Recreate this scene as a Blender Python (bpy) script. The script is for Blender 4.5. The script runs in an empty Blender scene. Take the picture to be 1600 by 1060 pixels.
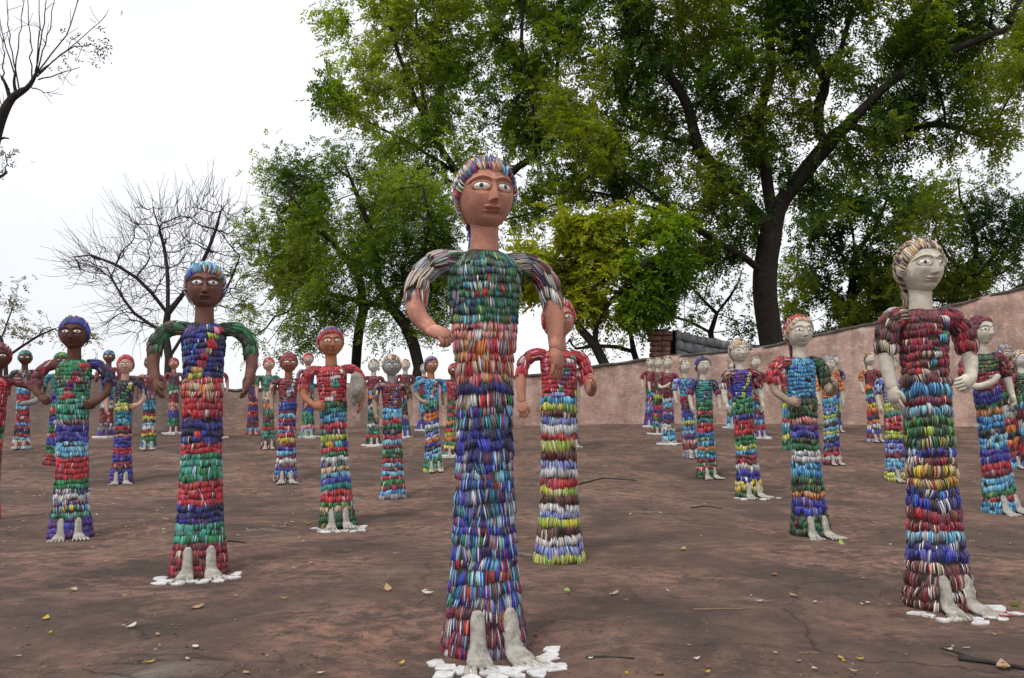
import bpy, math, random
import numpy as np
from mathutils import noise as mnoise, Vector

# ------------------------------------------------------------------ camera, sky, sun, exposure
F_PX = 1244.0                       # focal length in pixels of the 1600 px wide photograph
PITCH = math.atan(120 / F_PX)
CAM_H = 0.68
scene = bpy.context.scene
col = scene.collection
cam_data = bpy.data.cameras.new("camera")
cam_data.sensor_width = 36.0
cam_data.lens = 36.0 * F_PX / 1600.0
cam_data.clip_start = 0.05
cam_data.clip_end = 2000.0
cam = bpy.data.objects.new("camera", cam_data)
col.objects.link(cam)
cam.location = (0, 0, CAM_H)
cam.rotation_euler = (math.pi / 2 + PITCH, 0, 0)
scene.camera = cam

SUN_EL, SUN_AZ = math.radians(58), math.radians(215)      # azimuth clockwise from +Y
world = bpy.data.worlds.new("World")
scene.world = world
world.use_nodes = True
wn, wl = world.node_tree.nodes, world.node_tree.links
wn.clear()
w_out = wn.new("ShaderNodeOutputWorld")
w_bg = wn.new("ShaderNodeBackground")
w_bg.inputs[1].default_value = 0.1
w_sky = wn.new("ShaderNodeTexSky")
w_sky.sky_type = 'NISHITA'
w_sky.sun_disc = False
w_sky.sun_elevation = SUN_EL
w_sky.sun_rotation = SUN_AZ
w_sky.dust_density = 2.5
w_tc = wn.new("ShaderNodeTexCoord")
w_no = wn.new("ShaderNodeTexNoise")
w_no.inputs["Scale"].default_value = 1.6
w_no.inputs["Detail"].default_value = 4
w_ra = wn.new("ShaderNodeValToRGB")
w_ra.color_ramp.elements[0].position = 0.38
w_ra.color_ramp.elements[0].color = (8.2, 8.3, 8.8, 1)
w_ra.color_ramp.elements[1].position = 0.62
w_ra.color_ramp.elements[1].color = (10.2, 10.25, 10.4, 1)
w_mix = wn.new("ShaderNodeMix")
w_mix.data_type = 'RGBA'
w_mix.inputs[0].default_value = 0.86
wl.new(w_tc.outputs["Generated"], w_no.inputs["Vector"])
wl.new(w_no.outputs["Fac"], w_ra.inputs[0])
wl.new(w_sky.outputs[0], w_mix.inputs[6])
wl.new(w_ra.outputs[0], w_mix.inputs[7])
wl.new(w_mix.outputs[2], w_bg.inputs[0])
wl.new(w_bg.outputs[0], w_out.inputs[0])

sun_data = bpy.data.lights.new("sun", 'SUN')
sun_data.energy = 1.5
sun_data.angle = math.radians(12)
sun_data.color = (1.0, 0.96, 0.9)
sun = bpy.data.objects.new("sun", sun_data)
col.objects.link(sun)
sd = Vector((math.sin(SUN_AZ) * math.cos(SUN_EL), math.cos(SUN_AZ) * math.cos(SUN_EL), math.sin(SUN_EL)))
sun.rotation_euler = sd.to_track_quat('Z', 'Y').to_euler()
sun.location = (-8, -6, 14)

scene.view_settings.view_transform = 'Standard'
scene.view_settings.look = 'None'
scene.view_settings.gamma = 1.0
scene.view_settings.exposure = 0.25
scene.cycles.max_bounces = 6
scene.cycles.transparent_max_bounces = 6

# ------------------------------------------------------------------ helpers
def ray(px, py):
    u, v = (px - 800) / F_PX, -(py - 530) / F_PX
    return np.array([u, math.cos(PITCH) - v * math.sin(PITCH), math.sin(PITCH) + v * math.cos(PITCH)])

def at(px, py, Y):                   # the point at depth Y seen in that direction
    r = ray(px, py)
    return np.array([r[0] / r[1] * Y, Y, CAM_H + r[2] / r[1] * Y])

def project(p):
    d = np.array(p, float) - np.array([0, 0, CAM_H])
    c, s = math.cos(PITCH), math.sin(PITCH)
    fw, up = d[1] * c + d[2] * s, -d[1] * s + d[2] * c
    return 800 + F_PX * d[0] / fw, 530 - F_PX * up / fw

GY = [-5, 0, 2.2, 3.5, 5, 7.5, 9, 10, 11.5, 12.5, 14, 16, 17.5, 20, 30, 600]
GZ = [.05, .03, .0, -.03, -.08, -.085, -.03, .05, .16, .23, .32, .45, .54, .62, .7, .7]
def g_base(y):
    y = np.asarray(y, float)
    return (np.interp(y - .6, GY, GZ) + np.interp(y, GY, GZ) * 2 + np.interp(y + .6, GY, GZ)) / 4

DIPS = []
def gz(x, y):
    x, y = np.asarray(x, float), np.asarray(y, float)
    z = g_base(y)
    near = np.clip((60 - np.hypot(x, y)) / 30, 0, 1)
    z = z + near * (.012 * np.sin(x * 1.7 + .5 * np.sin(y * .9)) * np.sin(y * 1.3 + 1) + .006 * np.sin(x * 4.1 + 2 * np.sin(y * 1.1)) * np.sin(y * 2.9 + x))
    for (cx, cy, r, a) in DIPS:
        z = z - a * np.exp(-(((x - cx) / (1.15 * r)) ** 2 + ((y - cy) / r) ** 2) ** 2)
    return z

def ground_hit(px, py):
    r = ray(px, py)
    lo, hi = .8, 24.0
    ts = np.linspace(lo, hi, 4000)
    X, Z = r[0] / r[1] * ts, CAM_H + r[2] / r[1] * ts
    below = Z < gz(X, ts)
    k = int(np.argmax(below)) if below.any() else len(ts) - 1
    return X[k], ts[k]

def make_mesh(name, V, F, mats=None, smooth=True, cols=None, fmat=None):
    V = np.ascontiguousarray(V, dtype=np.float32)
    me = bpy.data.meshes.new(name)
    if isinstance(F, np.ndarray):
        k = F.shape[1]
        me.vertices.add(len(V))
        me.vertices.foreach_set("co", V.ravel())
        me.loops.add(F.size)
        me.loops.foreach_set("vertex_index", np.ascontiguousarray(F, dtype=np.int32).ravel())
        me.polygons.add(len(F))
        me.polygons.foreach_set("loop_start", np.arange(0, F.size, k, dtype=np.int32))
        me.polygons.foreach_set("loop_total", np.full(len(F), k, dtype=np.int32))
        me.update(calc_edges=True)
    else:
        me.from_pydata([tuple(v) for v in V.tolist()], [], [tuple(int(i) for i in f) for f in F])
        me.update()
    if smooth:
        me.polygons.foreach_set("use_smooth", np.ones(len(me.polygons), dtype=bool))
    if cols is not None:
        at_ = me.color_attributes.new("Col", 'FLOAT_COLOR', 'POINT')
        c4 = np.ones((len(V), 4), dtype=np.float32)
        c4[:, :3] = cols
        at_.data.foreach_set("color", c4.ravel())
    if mats is not None:
        for m in (mats if isinstance(mats, (list, tuple)) else [mats]):
            me.materials.append(m)
        if fmat is not None:
            me.polygons.foreach_set("material_index", np.asarray(fmat, dtype=np.int32))
    return me

def link(name, me, parent=None, **props):
    o = bpy.data.objects.new(name, me)
    col.objects.link(o)
    if parent is not None:
        o.parent = parent
    for k, v in props.items():
        o[k] = v
    return o

def mobj(name, V, F, mats, parent=None, smooth=True, cols=None, **props):
    return link(name, make_mesh(name, V, F, mats, smooth, cols), parent, **props)

def merge(parts):
    Vs, Fs, n = [], [], 0
    for V, F in parts:
        Vs.append(V); Fs.append(np.asarray(F) + n); n += len(V)
    return np.concatenate(Vs), np.concatenate(Fs)

def norm(a):
    return a / np.maximum(np.linalg.norm(a, axis=-1, keepdims=True), 1e-9)

def smooth_path(pts, n):
    pts = np.asarray(pts, float)
    if len(pts) == 2:
        t = np.linspace(0, 1, n)[:, None]
        return pts[0] * (1 - t) + pts[1] * t
    P = np.vstack([2 * pts[0] - pts[1], pts, 2 * pts[-1] - pts[-2]])
    out = []
    m = len(pts) - 1
    for q in np.linspace(0, m, n):
        i = min(int(q), m - 1); t = q - i
        a, b, c, d = P[i], P[i + 1], P[i + 2], P[i + 3]
        out.append(.5 * (2 * b + (c - a) * t + (2 * a - 5 * b + 4 * c - d) * t * t + (3 * b - a - 3 * c + d) * t ** 3))
    return np.array(out)

def frames(P, ref=(0, -1, 0.01)):
    T = norm(np.gradient(P, axis=0))
    r = np.array(ref, float)
    A = np.zeros_like(P)
    a = r - T[0] * r.dot(T[0])
    if np.linalg.norm(a) < 1e-3:
        a = np.array([1., 0, 0]) - T[0] * T[0][0]
    for i in range(len(P)):
        a = a - T[i] * a.dot(T[i])
        a /= max(np.linalg.norm(a), 1e-9)
        A[i] = a
    return T, A, np.cross(T, A)

def tube(P, R, k=10, ref=(0, -1, .01), ell=None, cap=(True, True)):
    """closed tube along P; R radius per point, ell = (along A, along B) factors per point"""
    P = np.asarray(P, float); R = np.asarray(R, float)
    T, A, B = frames(P, ref)
    if ell is None:
        ea = eb = np.ones(len(P))
    else:
        ea, eb = np.asarray(ell[0], float), np.asarray(ell[1], float)
    if cap[0]:
        P = np.vstack([P[:1] - T[:1] * R[0] * .35, P]); R = np.r_[R[0] * .08, R]
        A = np.vstack([A[:1], A]); B = np.vstack([B[:1], B]); T = np.vstack([T[:1], T]); ea = np.r_[ea[0], ea]; eb = np.r_[eb[0], eb]
    if cap[1]:
        P = np.vstack([P, P[-1:] + T[-1:] * R[-1] * .4, P[-1:] + T[-1:] * R[-1] * .55]); R = np.r_[R, R[-1] * .7, R[-1] * .08]
        A = np.vstack([A, A[-1:], A[-1:]]); B = np.vstack([B, B[-1:], B[-1:]]); ea = np.r_[ea, ea[-1], ea[-1]]; eb = np.r_[eb, eb[-1], eb[-1]]
    th = np.linspace(0, 2 * np.pi, k, endpoint=False)
    V = P[:, None, :] + (R * ea)[:, None, None] * np.cos(th)[None, :, None] * A[:, None, :] + (R * eb)[:, None, None] * np.sin(th)[None, :, None] * B[:, None, :]
    n = len(P)
    i, j = np.meshgrid(np.arange(n - 1), np.arange(k), indexing='ij')
    j2 = (j + 1) % k
    Fq = np.stack([i * k + j, i * k + j2, (i + 1) * k + j2, (i + 1) * k + j], -1).reshape(-1, 4)
    return V.reshape(-1, 3), Fq

# ------------------------------------------------------------------ materials
def nt(name):
    m = bpy.data.materials.new(name)
    m.use_nodes = True
    n, l = m.node_tree.nodes, m.node_tree.links
    return m, n, l, n["Principled BSDF"]

def add_noise(n, l, scale, detail=6, rough=.6, vec=None, stretch=None, dist=0):
    t = n.new("ShaderNodeTexNoise")
    t.inputs["Scale"].default_value = scale
    t.inputs["Detail"].default_value = detail
    t.inputs["Roughness"].default_value = rough
    t.inputs["Distortion"].default_value = dist
    tc = n.new("ShaderNodeTexCoord")
    src = tc.outputs["Object"]
    if stretch:
        mp = n.new("ShaderNodeMapping")
        mp.inputs["Scale"].default_value = stretch
        l.new(src, mp.inputs[0]); src = mp.outputs[0]
    l.new(src, t.inputs["Vector"])
    return t.outputs["Fac"]

def ramp(n, l, fac, stops):
    r = n.new("ShaderNodeValToRGB")
    e = r.color_ramp.elements
    e[0].position, e[0].color = stops[0][0], tuple(stops[0][1]) + (1,)
    e[1].position, e[1].color = stops[-1][0], tuple(stops[-1][1]) + (1,)
    for p, c in stops[1:-1]:
        x = e.new(p); x.color = tuple(c) + (1,)
    l.new(fac, r.inputs[0])
    return r.outputs[0]

def mixc(n, l, fac, a, b, mode='MIX'):
    m = n.new("ShaderNodeMix"); m.data_type = 'RGBA'; m.blend_type = mode
    for idx, v in ((0, fac), (6, a), (7, b)):
        if isinstance(v, (int, float)): m.inputs[idx].default_value = v
        elif isinstance(v, tuple): m.inputs[idx].default_value = v + (1,)
        else: l.new(v, m.inputs[idx])
    return m.outputs[2]

def bump(n, l, b, h, strength, dist=.01):
    bp = n.new("ShaderNodeBump")
    bp.inputs["Strength"].default_value = strength
    bp.inputs["Distance"].default_value = dist
    l.new(h, bp.inputs["Height"]); l.new(bp.outputs[0], b.inputs["Normal"])

G3 = lambda v: (v, v, v)

def bangle_material():
    m, n, l, b = nt("glass_bangle")
    a = n.new("ShaderNodeAttribute"); a.attribute_name = "Col"
    d = add_noise(n, l, 26, 5, .7)
    f = ramp(n, l, d, [(.45, G3(.0)), (.75, G3(.3))])
    c = mixc(n, l, f, a.outputs[0], (.2, .165, .14))
    s = add_noise(n, l, 260, 2, .5)
    fs = ramp(n, l, s, [(.62, G3(0)), (.7, G3(.5))])
    c = mixc(n, l, fs, c, (.5, .46, .4))
    l.new(c, b.inputs["Base Color"])
    r = ramp(n, l, d, [(.35, G3(.34)), (.75, G3(.7))])
    l.new(r, b.inputs["Roughness"])
    return m
M_BANGLE = bangle_material()

def stone_material(name, c1, c2, c3, scale=14, rough=.85, bs=.35, spots=True, speck=.45):
    m, n, l, b = nt(name)
    a = add_noise(n, l, scale, 8, .65)
    c = ramp(n, l, a, [(.3, c1), (.55, c2), (.8, c3)])
    g = add_noise(n, l, scale * 9, 4, .7)
    if spots:
        f = ramp(n, l, g, [(.3, G3(speck)), (.42, G3(0))])
        c = mixc(n, l, f, c, tuple(x * .35 for x in c1))
        h = add_noise(n, l, scale * .45, 5, .75, dist=.6)
        f2 = ramp(n, l, h, [(.58, G3(0)), (.68, G3(.5))])
        hd = add_noise(n, l, scale * .3, 7, .75, dist=1.)
        c = mixc(n, l, ramp(n, l, hd, [(.32, G3(.6)), (.44, G3(0))]), c, tuple(x * .5 for x in c1))
        c = mixc(n, l, f2, c, tuple(min(1, x * 1.5 + .04) for x in c3))
    l.new(c, b.inputs["Base Color"])
    b.inputs["Roughness"].default_value = rough
    b.inputs["Specular IOR Level"].default_value = .3
    bump(n, l, b, g, bs, .004)
    return m

SKIN = {}
for nm, c in dict(terra=(.47, .22, .155), brown=(.17, .08, .06), dark=(.11, .045, .028), orange=(.4, .17, .09), pink=(.52, .31, .24),
                  pale=(.56, .51, .42), grey=(.27, .275, .26), chalk=(.58, .56, .52), tan=(.36, .27, .2), red=(.27, .095, .06)).items():
    SKIN[nm] = stone_material("statue_skin_" + nm, tuple(x * .62 for x in c), c, tuple(min(x * 1.22, .8) for x in c), 13, .66 if nm in ('dark', 'brown', 'orange', 'red') else .85, .75, True, .2)
M_FOOT = stone_material("weathered_foot", (.17, .155, .13), (.42, .395, .345), (.56, .535, .485), 26, .9, .7)
M_CORE = stone_material("dark_mortar", (.03, .024, .022), (.06, .048, .042), (.1, .08, .07), 40, .95, .5, False)
M_TILE = stone_material("white_tile", (.42, .4, .37), (.7, .7, .69), (.78, .78, .78), 30, .5, .3)
M_ROCK = stone_material("grey_rock", (.16, .145, .12), (.33, .3, .26), (.45, .42, .37), 18, .95, .8)

def plain(name, c, rough=.4):
    m, n, l, b = nt(name)
    a = add_noise(n, l, 60, 3)
    l.new(ramp(n, l, a, [(.3, tuple(x * .85 for x in c)), (.7, c)]), b.inputs["Base Color"])
    b.inputs["Roughness"].default_value = rough
    return m
M_EYE = plain("eye_white", (.8, .8, .77), .3)
M_PUPIL = plain("eye_pupil", (.035, .033, .035), .3)

def ground_material():
    m, n, l, b = nt("ground_earth")
    big = add_noise(n, l, .75, 6, .65, dist=.6)
    mid = add_noise(n, l, 2.6, 9, .72, dist=.5)
    fine = add_noise(n, l, 11, 8, .78, dist=.3)
    grit = add_noise(n, l, 120, 5, .75)
    c = ramp(n, l, mid, [(.25, (.05, .038, .033)), (.45, (.105, .069, .053)), (.56, (.155, .098, .074)), (.72, (.22, .14, .108))])
    f = ramp(n, l, fine, [(.44, G3(0)), (.6, G3(.95))])
    fb = ramp(n, l, big, [(.45, G3(.05)), (.57, G3(1))])
    f = mixc(n, l, 1.0, f, fb, 'MULTIPLY')
    c = mixc(n, l, f, c, (.36, .2, .145))
    # grey bare scuffs
    sc = add_noise(n, l, 1.5, 9, .75, stretch=(.6, 1.2, 1), dist=.9)
    fsc = ramp(n, l, sc, [(.585, G3(0)), (.66, G3(.8))])
    c = mixc(n, l, fsc, c, (.3, .25, .22))
    # dark lichen film
    dk = add_noise(n, l, .9, 8, .72, stretch=(1, 1, 1.7), dist=.4)
    fdk = ramp(n, l, dk, [(.46, G3(0)), (.62, G3(.8))])
    fdk = mixc(n, l, 1.0, fdk, ramp(n, l, fine, [(.3, G3(1)), (.62, G3(.35))]), 'MULTIPLY')
    c = mixc(n, l, fdk, c, (.048, .038, .033))
    # hairline cracks
    vo = n.new("ShaderNodeTexVoronoi"); vo.feature = 'DISTANCE_TO_EDGE'; vo.inputs["Scale"].default_value = .62
    tcv = n.new("ShaderNodeTexCoord"); nv = n.new("ShaderNodeTexNoise"); nv.inputs["Scale"].default_value = 2.4; nv.inputs["Detail"].default_value = 6
    l.new(tcv.outputs["Object"], nv.inputs["Vector"])
    va = n.new("ShaderNodeVectorMath"); va.operation = 'MULTIPLY_ADD'; va.inputs[1].default_value = (.55, .55, .0)
    l.new(nv.outputs["Color"], va.inputs[0]); l.new(tcv.outputs["Object"], va.inputs[2]); l.new(va.outputs[0], vo.inputs["Vector"])
    fc = ramp(n, l, vo.outputs["Distance"], [(.0, G3(.85)), (.0055, G3(0))])
    fc = mixc(n, l, 1.0, fc, ramp(n, l, big, [(.42, G3(1)), (.55, G3(0))]), 'MULTIPLY')
    c = mixc(n, l, fc, c, (.02, .017, .015))
    gr2 = add_noise(n, l, 420, 3, .6)
    c = mixc(n, l, ramp(n, l, gr2, [(.3, G3(.55)), (.5, G3(0))]), c, (.035, .028, .025))
    c = mixc(n, l, ramp(n, l, gr2, [(.55, G3(0)), (.72, G3(.45))]), c, (.25, .195, .17))
    fg = ramp(n, l, grit, [(.3, G3(.7)), (.44, G3(0))])
    c = mixc(n, l, fg, c, (.028, .023, .02))
    fg2 = ramp(n, l, grit, [(.58, G3(0)), (.74, G3(.55))])
    c = mixc(n, l, fg2, c, (.26, .2, .175))
    l.new(c, b.inputs["Base Color"])
    b.inputs["Roughness"].default_value = .92
    b.inputs["Specular IOR Level"].default_value = .2
    h = mixc(n, l, .35, grit, fine)
    bump(n, l, b, mixc(n, l, .5, h, mid), .8, .03)
    return m
M_GROUND = ground_material()

def wall_material():
    m, n, l, b = nt("pink_plaster")
    a = add_noise(n, l, 1.3, 8, .65, dist=.4)
    c = ramp(n, l, a, [(.28, (.3, .195, .155)), (.5, (.5, .325, .26)), (.72, (.62, .44, .36))])
    s = add_noise(n, l, 1.1, 7, .7, stretch=(2.2, 2.2, .35))
    f = ramp(n, l, s, [(.47, G3(0)), (.66, G3(.65))])
    c = mixc(n, l, f, c, (.19, .15, .13))
    p = add_noise(n, l, 5, 6, .7)
    f2 = ramp(n, l, p, [(.54, G3(0)), (.62, G3(.6))])
    c = mixc(n, l, f2, c, (.62, .5, .44))
    f4 = ramp(n, l, p, [(.33, G3(.7)), (.45, G3(0))])
    c = mixc(n, l, f4, c, (.26, .165, .135))
    # rising damp and soot that grow towards the left end and the coping
    tc = n.new("ShaderNodeTexCoord"); sx = n.new("ShaderNodeSeparateXYZ"); l.new(tc.outputs["Object"], sx.inputs[0])
    mr = n.new("ShaderNodeMapRange"); mr.inputs[1].default_value = -1.; mr.inputs[2].default_value = -7.; mr.inputs[3].default_value = 0; mr.inputs[4].default_value = .4
    l.new(sx.outputs[0], mr.inputs[0])
    d = add_noise(n, l, .9, 7, .7)
    ad = n.new("ShaderNodeMath"); ad.operation = 'ADD'; l.new(d, ad.inputs[0]); l.new(mr.outputs[0], ad.inputs[1])
    f3 = ramp(n, l, ad.outputs[0], [(.6, G3(0)), (.85, G3(.75))])
    c = mixc(n, l, f3, c, (.14, .115, .105))
    l.new(c, b.inputs["Base Color"])
    b.inputs["Roughness"].default_value = .95
    g = add_noise(n, l, 22, 6, .7)
    bump(n, l, b, mixc(n, l, .5, g, p), .9, .05)
    return m
M_WALL = wall_material()
M_COPING = stone_material("weathered_coping", (.045, .04, .036), (.1, .082, .072), (.2, .16, .14), 6, .95, .5)
M_BRICK = stone_material("old_brick", (.14, .065, .05), (.22, .105, .08), (.3, .16, .12), 7, .95, .5)
M_SLATE = stone_material("grey_slate", (.14, .148, .16), (.24, .25, .262), (.34, .34, .35), 5, .85, .4)
M_BARK = stone_material("dark_bark", (.014, .011, .009), (.028, .022, .018), (.055, .045, .037), 9, .95, .9, False)
M_BARK_GREY = stone_material("grey_bark", (.022, .019, .018), (.042, .036, .033), (.08, .07, .062), 9, .95, .8, False)

def leaf_material(name, trans=.35, rough=.5):
    m, n, l, b = nt(name)
    a = n.new("ShaderNodeAttribute"); a.attribute_name = "Col"
    l.new(a.outputs[0], b.inputs["Base Color"])
    b.inputs["Roughness"].default_value = rough
    b.inputs["Specular IOR Level"].default_value = .25
    t = n.new("ShaderNodeBsdfTranslucent")
    g = n.new("ShaderNodeMix"); g.data_type = 'RGBA'; g.blend_type = 'MULTIPLY'; g.inputs[0].default_value = 1
    l.new(a.outputs[0], g.inputs[6]); g.inputs[7].default_value = (2.0, 1.9, .7, 1)
    l.new(g.outputs[2], t.inputs[0])
    mx = n.new("ShaderNodeMixShader"); mx.inputs[0].default_value = trans
    l.new(b.outputs[0], mx.inputs[1]); l.new(t.outputs[0], mx.inputs[2])
    l.new(mx.outputs[0], n["Material Output"].inputs[0])
    return m
M_LEAF = leaf_material("tree_leaf", .5)
M_DRY = leaf_material("dry_leaf", .15, .7)

# ------------------------------------------------------------------ the statues: colours of the bangles
C = dict(red=(.52, .022, .03), crimson=(.36, .02, .05), maroon=(.13, .018, .03), navy=(.018, .02, .13), blue=(.035, .05, .46), azure=(.03, .2, .5),
         sky=(.16, .5, .72), ice=(.36, .56, .62), teal=(.02, .2, .24), sea=(.06, .33, .27), green=(.02, .22, .07), forest=(.013, .075, .036),
         lime=(.36, .47, .07), yellow=(.78, .58, .04), gold=(.5, .33, .09), orange=(.75, .22, .035), peach=(.68, .36, .22), pink=(.68, .22, .28),
         white=(.6, .6, .6), cream=(.56, .47, .34), grey=(.27, .27, .29), black=(.012, .012, .016), brown=(.15, .075, .05), rust=(.3, .08, .04),
         purple=(.12, .035, .26), plum=(.16, .03, .085), lav=(.24, .26, .55), mauve=(.3, .2, .22))
def pal(s):
    names, ws = [], []
    for tok in s.split():
        k = tok.rstrip("0123456789.")
        names.append(C[k]); ws.append(float(tok[len(k):] or 1))
    w = np.array(ws); return np.array(names), w / w.sum()
PAL = {k: pal(v) for k, v in dict(
    R="red6 crimson3 pink1 white.4 maroon1", M="maroon5 crimson3 plum2 brown1 red.6 cream.3", N="navy6 blue2 black2 azure.4 white.3 red.3",
    B="blue6 navy4 lav1 purple1 white.2", A="azure5 sky4 teal1 navy.7", S="sky6 ice2 azure2 white.6", T="teal5 sea3 azure1 forest1", G="green6 forest3 sea2 lime.5 white.2",
    E="sea5 green3 forest2 ice1", D="forest6 green2 black2 maroon1 gold.4", L="lime6 yellow1.5 cream2 green.6", Y="yellow6 gold2 lime1 cream1", O="orange6 rust2 peach2 red.6",
    P="pink4 peach4 cream2 red2 white1", W="white8 ice1 grey.4 cream.6", C="cream5 peach2 gold1 brown1.5 black1 white1", K="black6 navy2 grey1 maroon.6 forest.5",
    V="lav5 blue2 ice1 grey1", U="purple5 navy3 blue2 plum1", X="mauve3 maroon3 grey2 brown2 white1 plum2 navy1", Z="red2 sky2 green2 navy2 white2 yellow1 orange1 blue2 maroon2",
    Q="navy5 blue4 sky2.2 teal2 maroon1.6 red1.3 white1.5 green1 grey1.4 purple1 orange.4 ice.8", F="forest4 green4 teal2 grey2 white.8 navy1 sky.5 red.4 black1 lime.4",
    H="red3 orange2 cream3 white1.6 pink2 grey1.5 gold1 crimson1.5", J="grey3 black2.4 cream2 white1.4 red1.2 green.6 navy1 maroon1", I="maroon4 black2 white1.6 brown2 cream1.4 crimson1",
    Bm="navy4 blue4 black1 white1 brown.6 azure.8", Gm="forest4 green3 black1.5 gold1 cream.6 lime.8", Ym="gold2 yellow2 cream2 brown1.5 red1.5", Sm="sky3 ice2 grey2 white1 brown1 azure1.5", Hm="maroon3 crimson2 navy1 grey1 sky.8 white.4 orange.4 plum1", Bb="brown4 black3 maroon3 cream.5", Gy="grey5 mauve2 lav1 white1").items()}

# ------------------------------------------------------------------ bangle pieces
PROFILE = {   # stations along a bangle sliver (hem side to top side) and how far each stands proud
    'shingle': ([-1., -.9, -.1, .55, 1.], [.45, 1., .84, .5, .1]),
    'soft': ([-1., -.84, -.1, .7, 1.], [.25, .9, 1., .7, .1]),
    'puff': ([-1., -.7, 0., .7, 1.], [0., .72, 1., .74, 0.])}
STYLES = list(PROFILE)
def build_pieces(P, n, t, u, w, h, b, style, cols, far=False):
    """every piece is a curved sliver of a bangle standing proud of the mortar: 15 verts, 8 quads"""
    N = len(P)
    ST = np.array([PROFILE[q][0] for q in STYLES])[style]; out = np.array([PROFILE[q][1] for q in STYLES])[style]
    wid = np.array([.86, 1., 1., 1., .86])
    offs = out * b[:, None]
    base = P[:, None, :] + u[:, None, :] * (h[:, None] * .5 * ST)[..., None] + n[:, None, :] * (offs - .2 * b[:, None])[..., None]
    V = np.zeros((N, 5, 3, 3))
    for k, c in enumerate((-1, 0, 1)):
        V[:, :, k, :] = base + t[:, None, :] * (w[:, None] * .52 * c * wid[None, :])[..., None] - n[:, None, :] * ((abs(c) * .5) * w[:, None] * np.ones((1, 5)))[..., None]
    if far:      # three stations are enough a dozen metres away
        V = V[:, [0, 2, 4]]
        qq = np.array([[0, 1, 4, 3], [1, 2, 5, 4], [3, 4, 7, 6], [4, 5, 8, 7]])
        return V.reshape(-1, 3), (np.arange(N)[:, None, None] * 9 + qq[None]).reshape(-1, 4), np.repeat(cols, 9, axis=0)
    q = []
    for i in range(4):
        for j in range(2):
            a = i * 3 + j
            q.append([a, a + 1, a + 4, a + 3])
    Fq = (np.arange(N)[:, None, None] * 15 + np.array(q)[None]).reshape(-1, 4)
    return V.reshape(-1, 3), Fq, np.repeat(cols, 15, axis=0)

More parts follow.
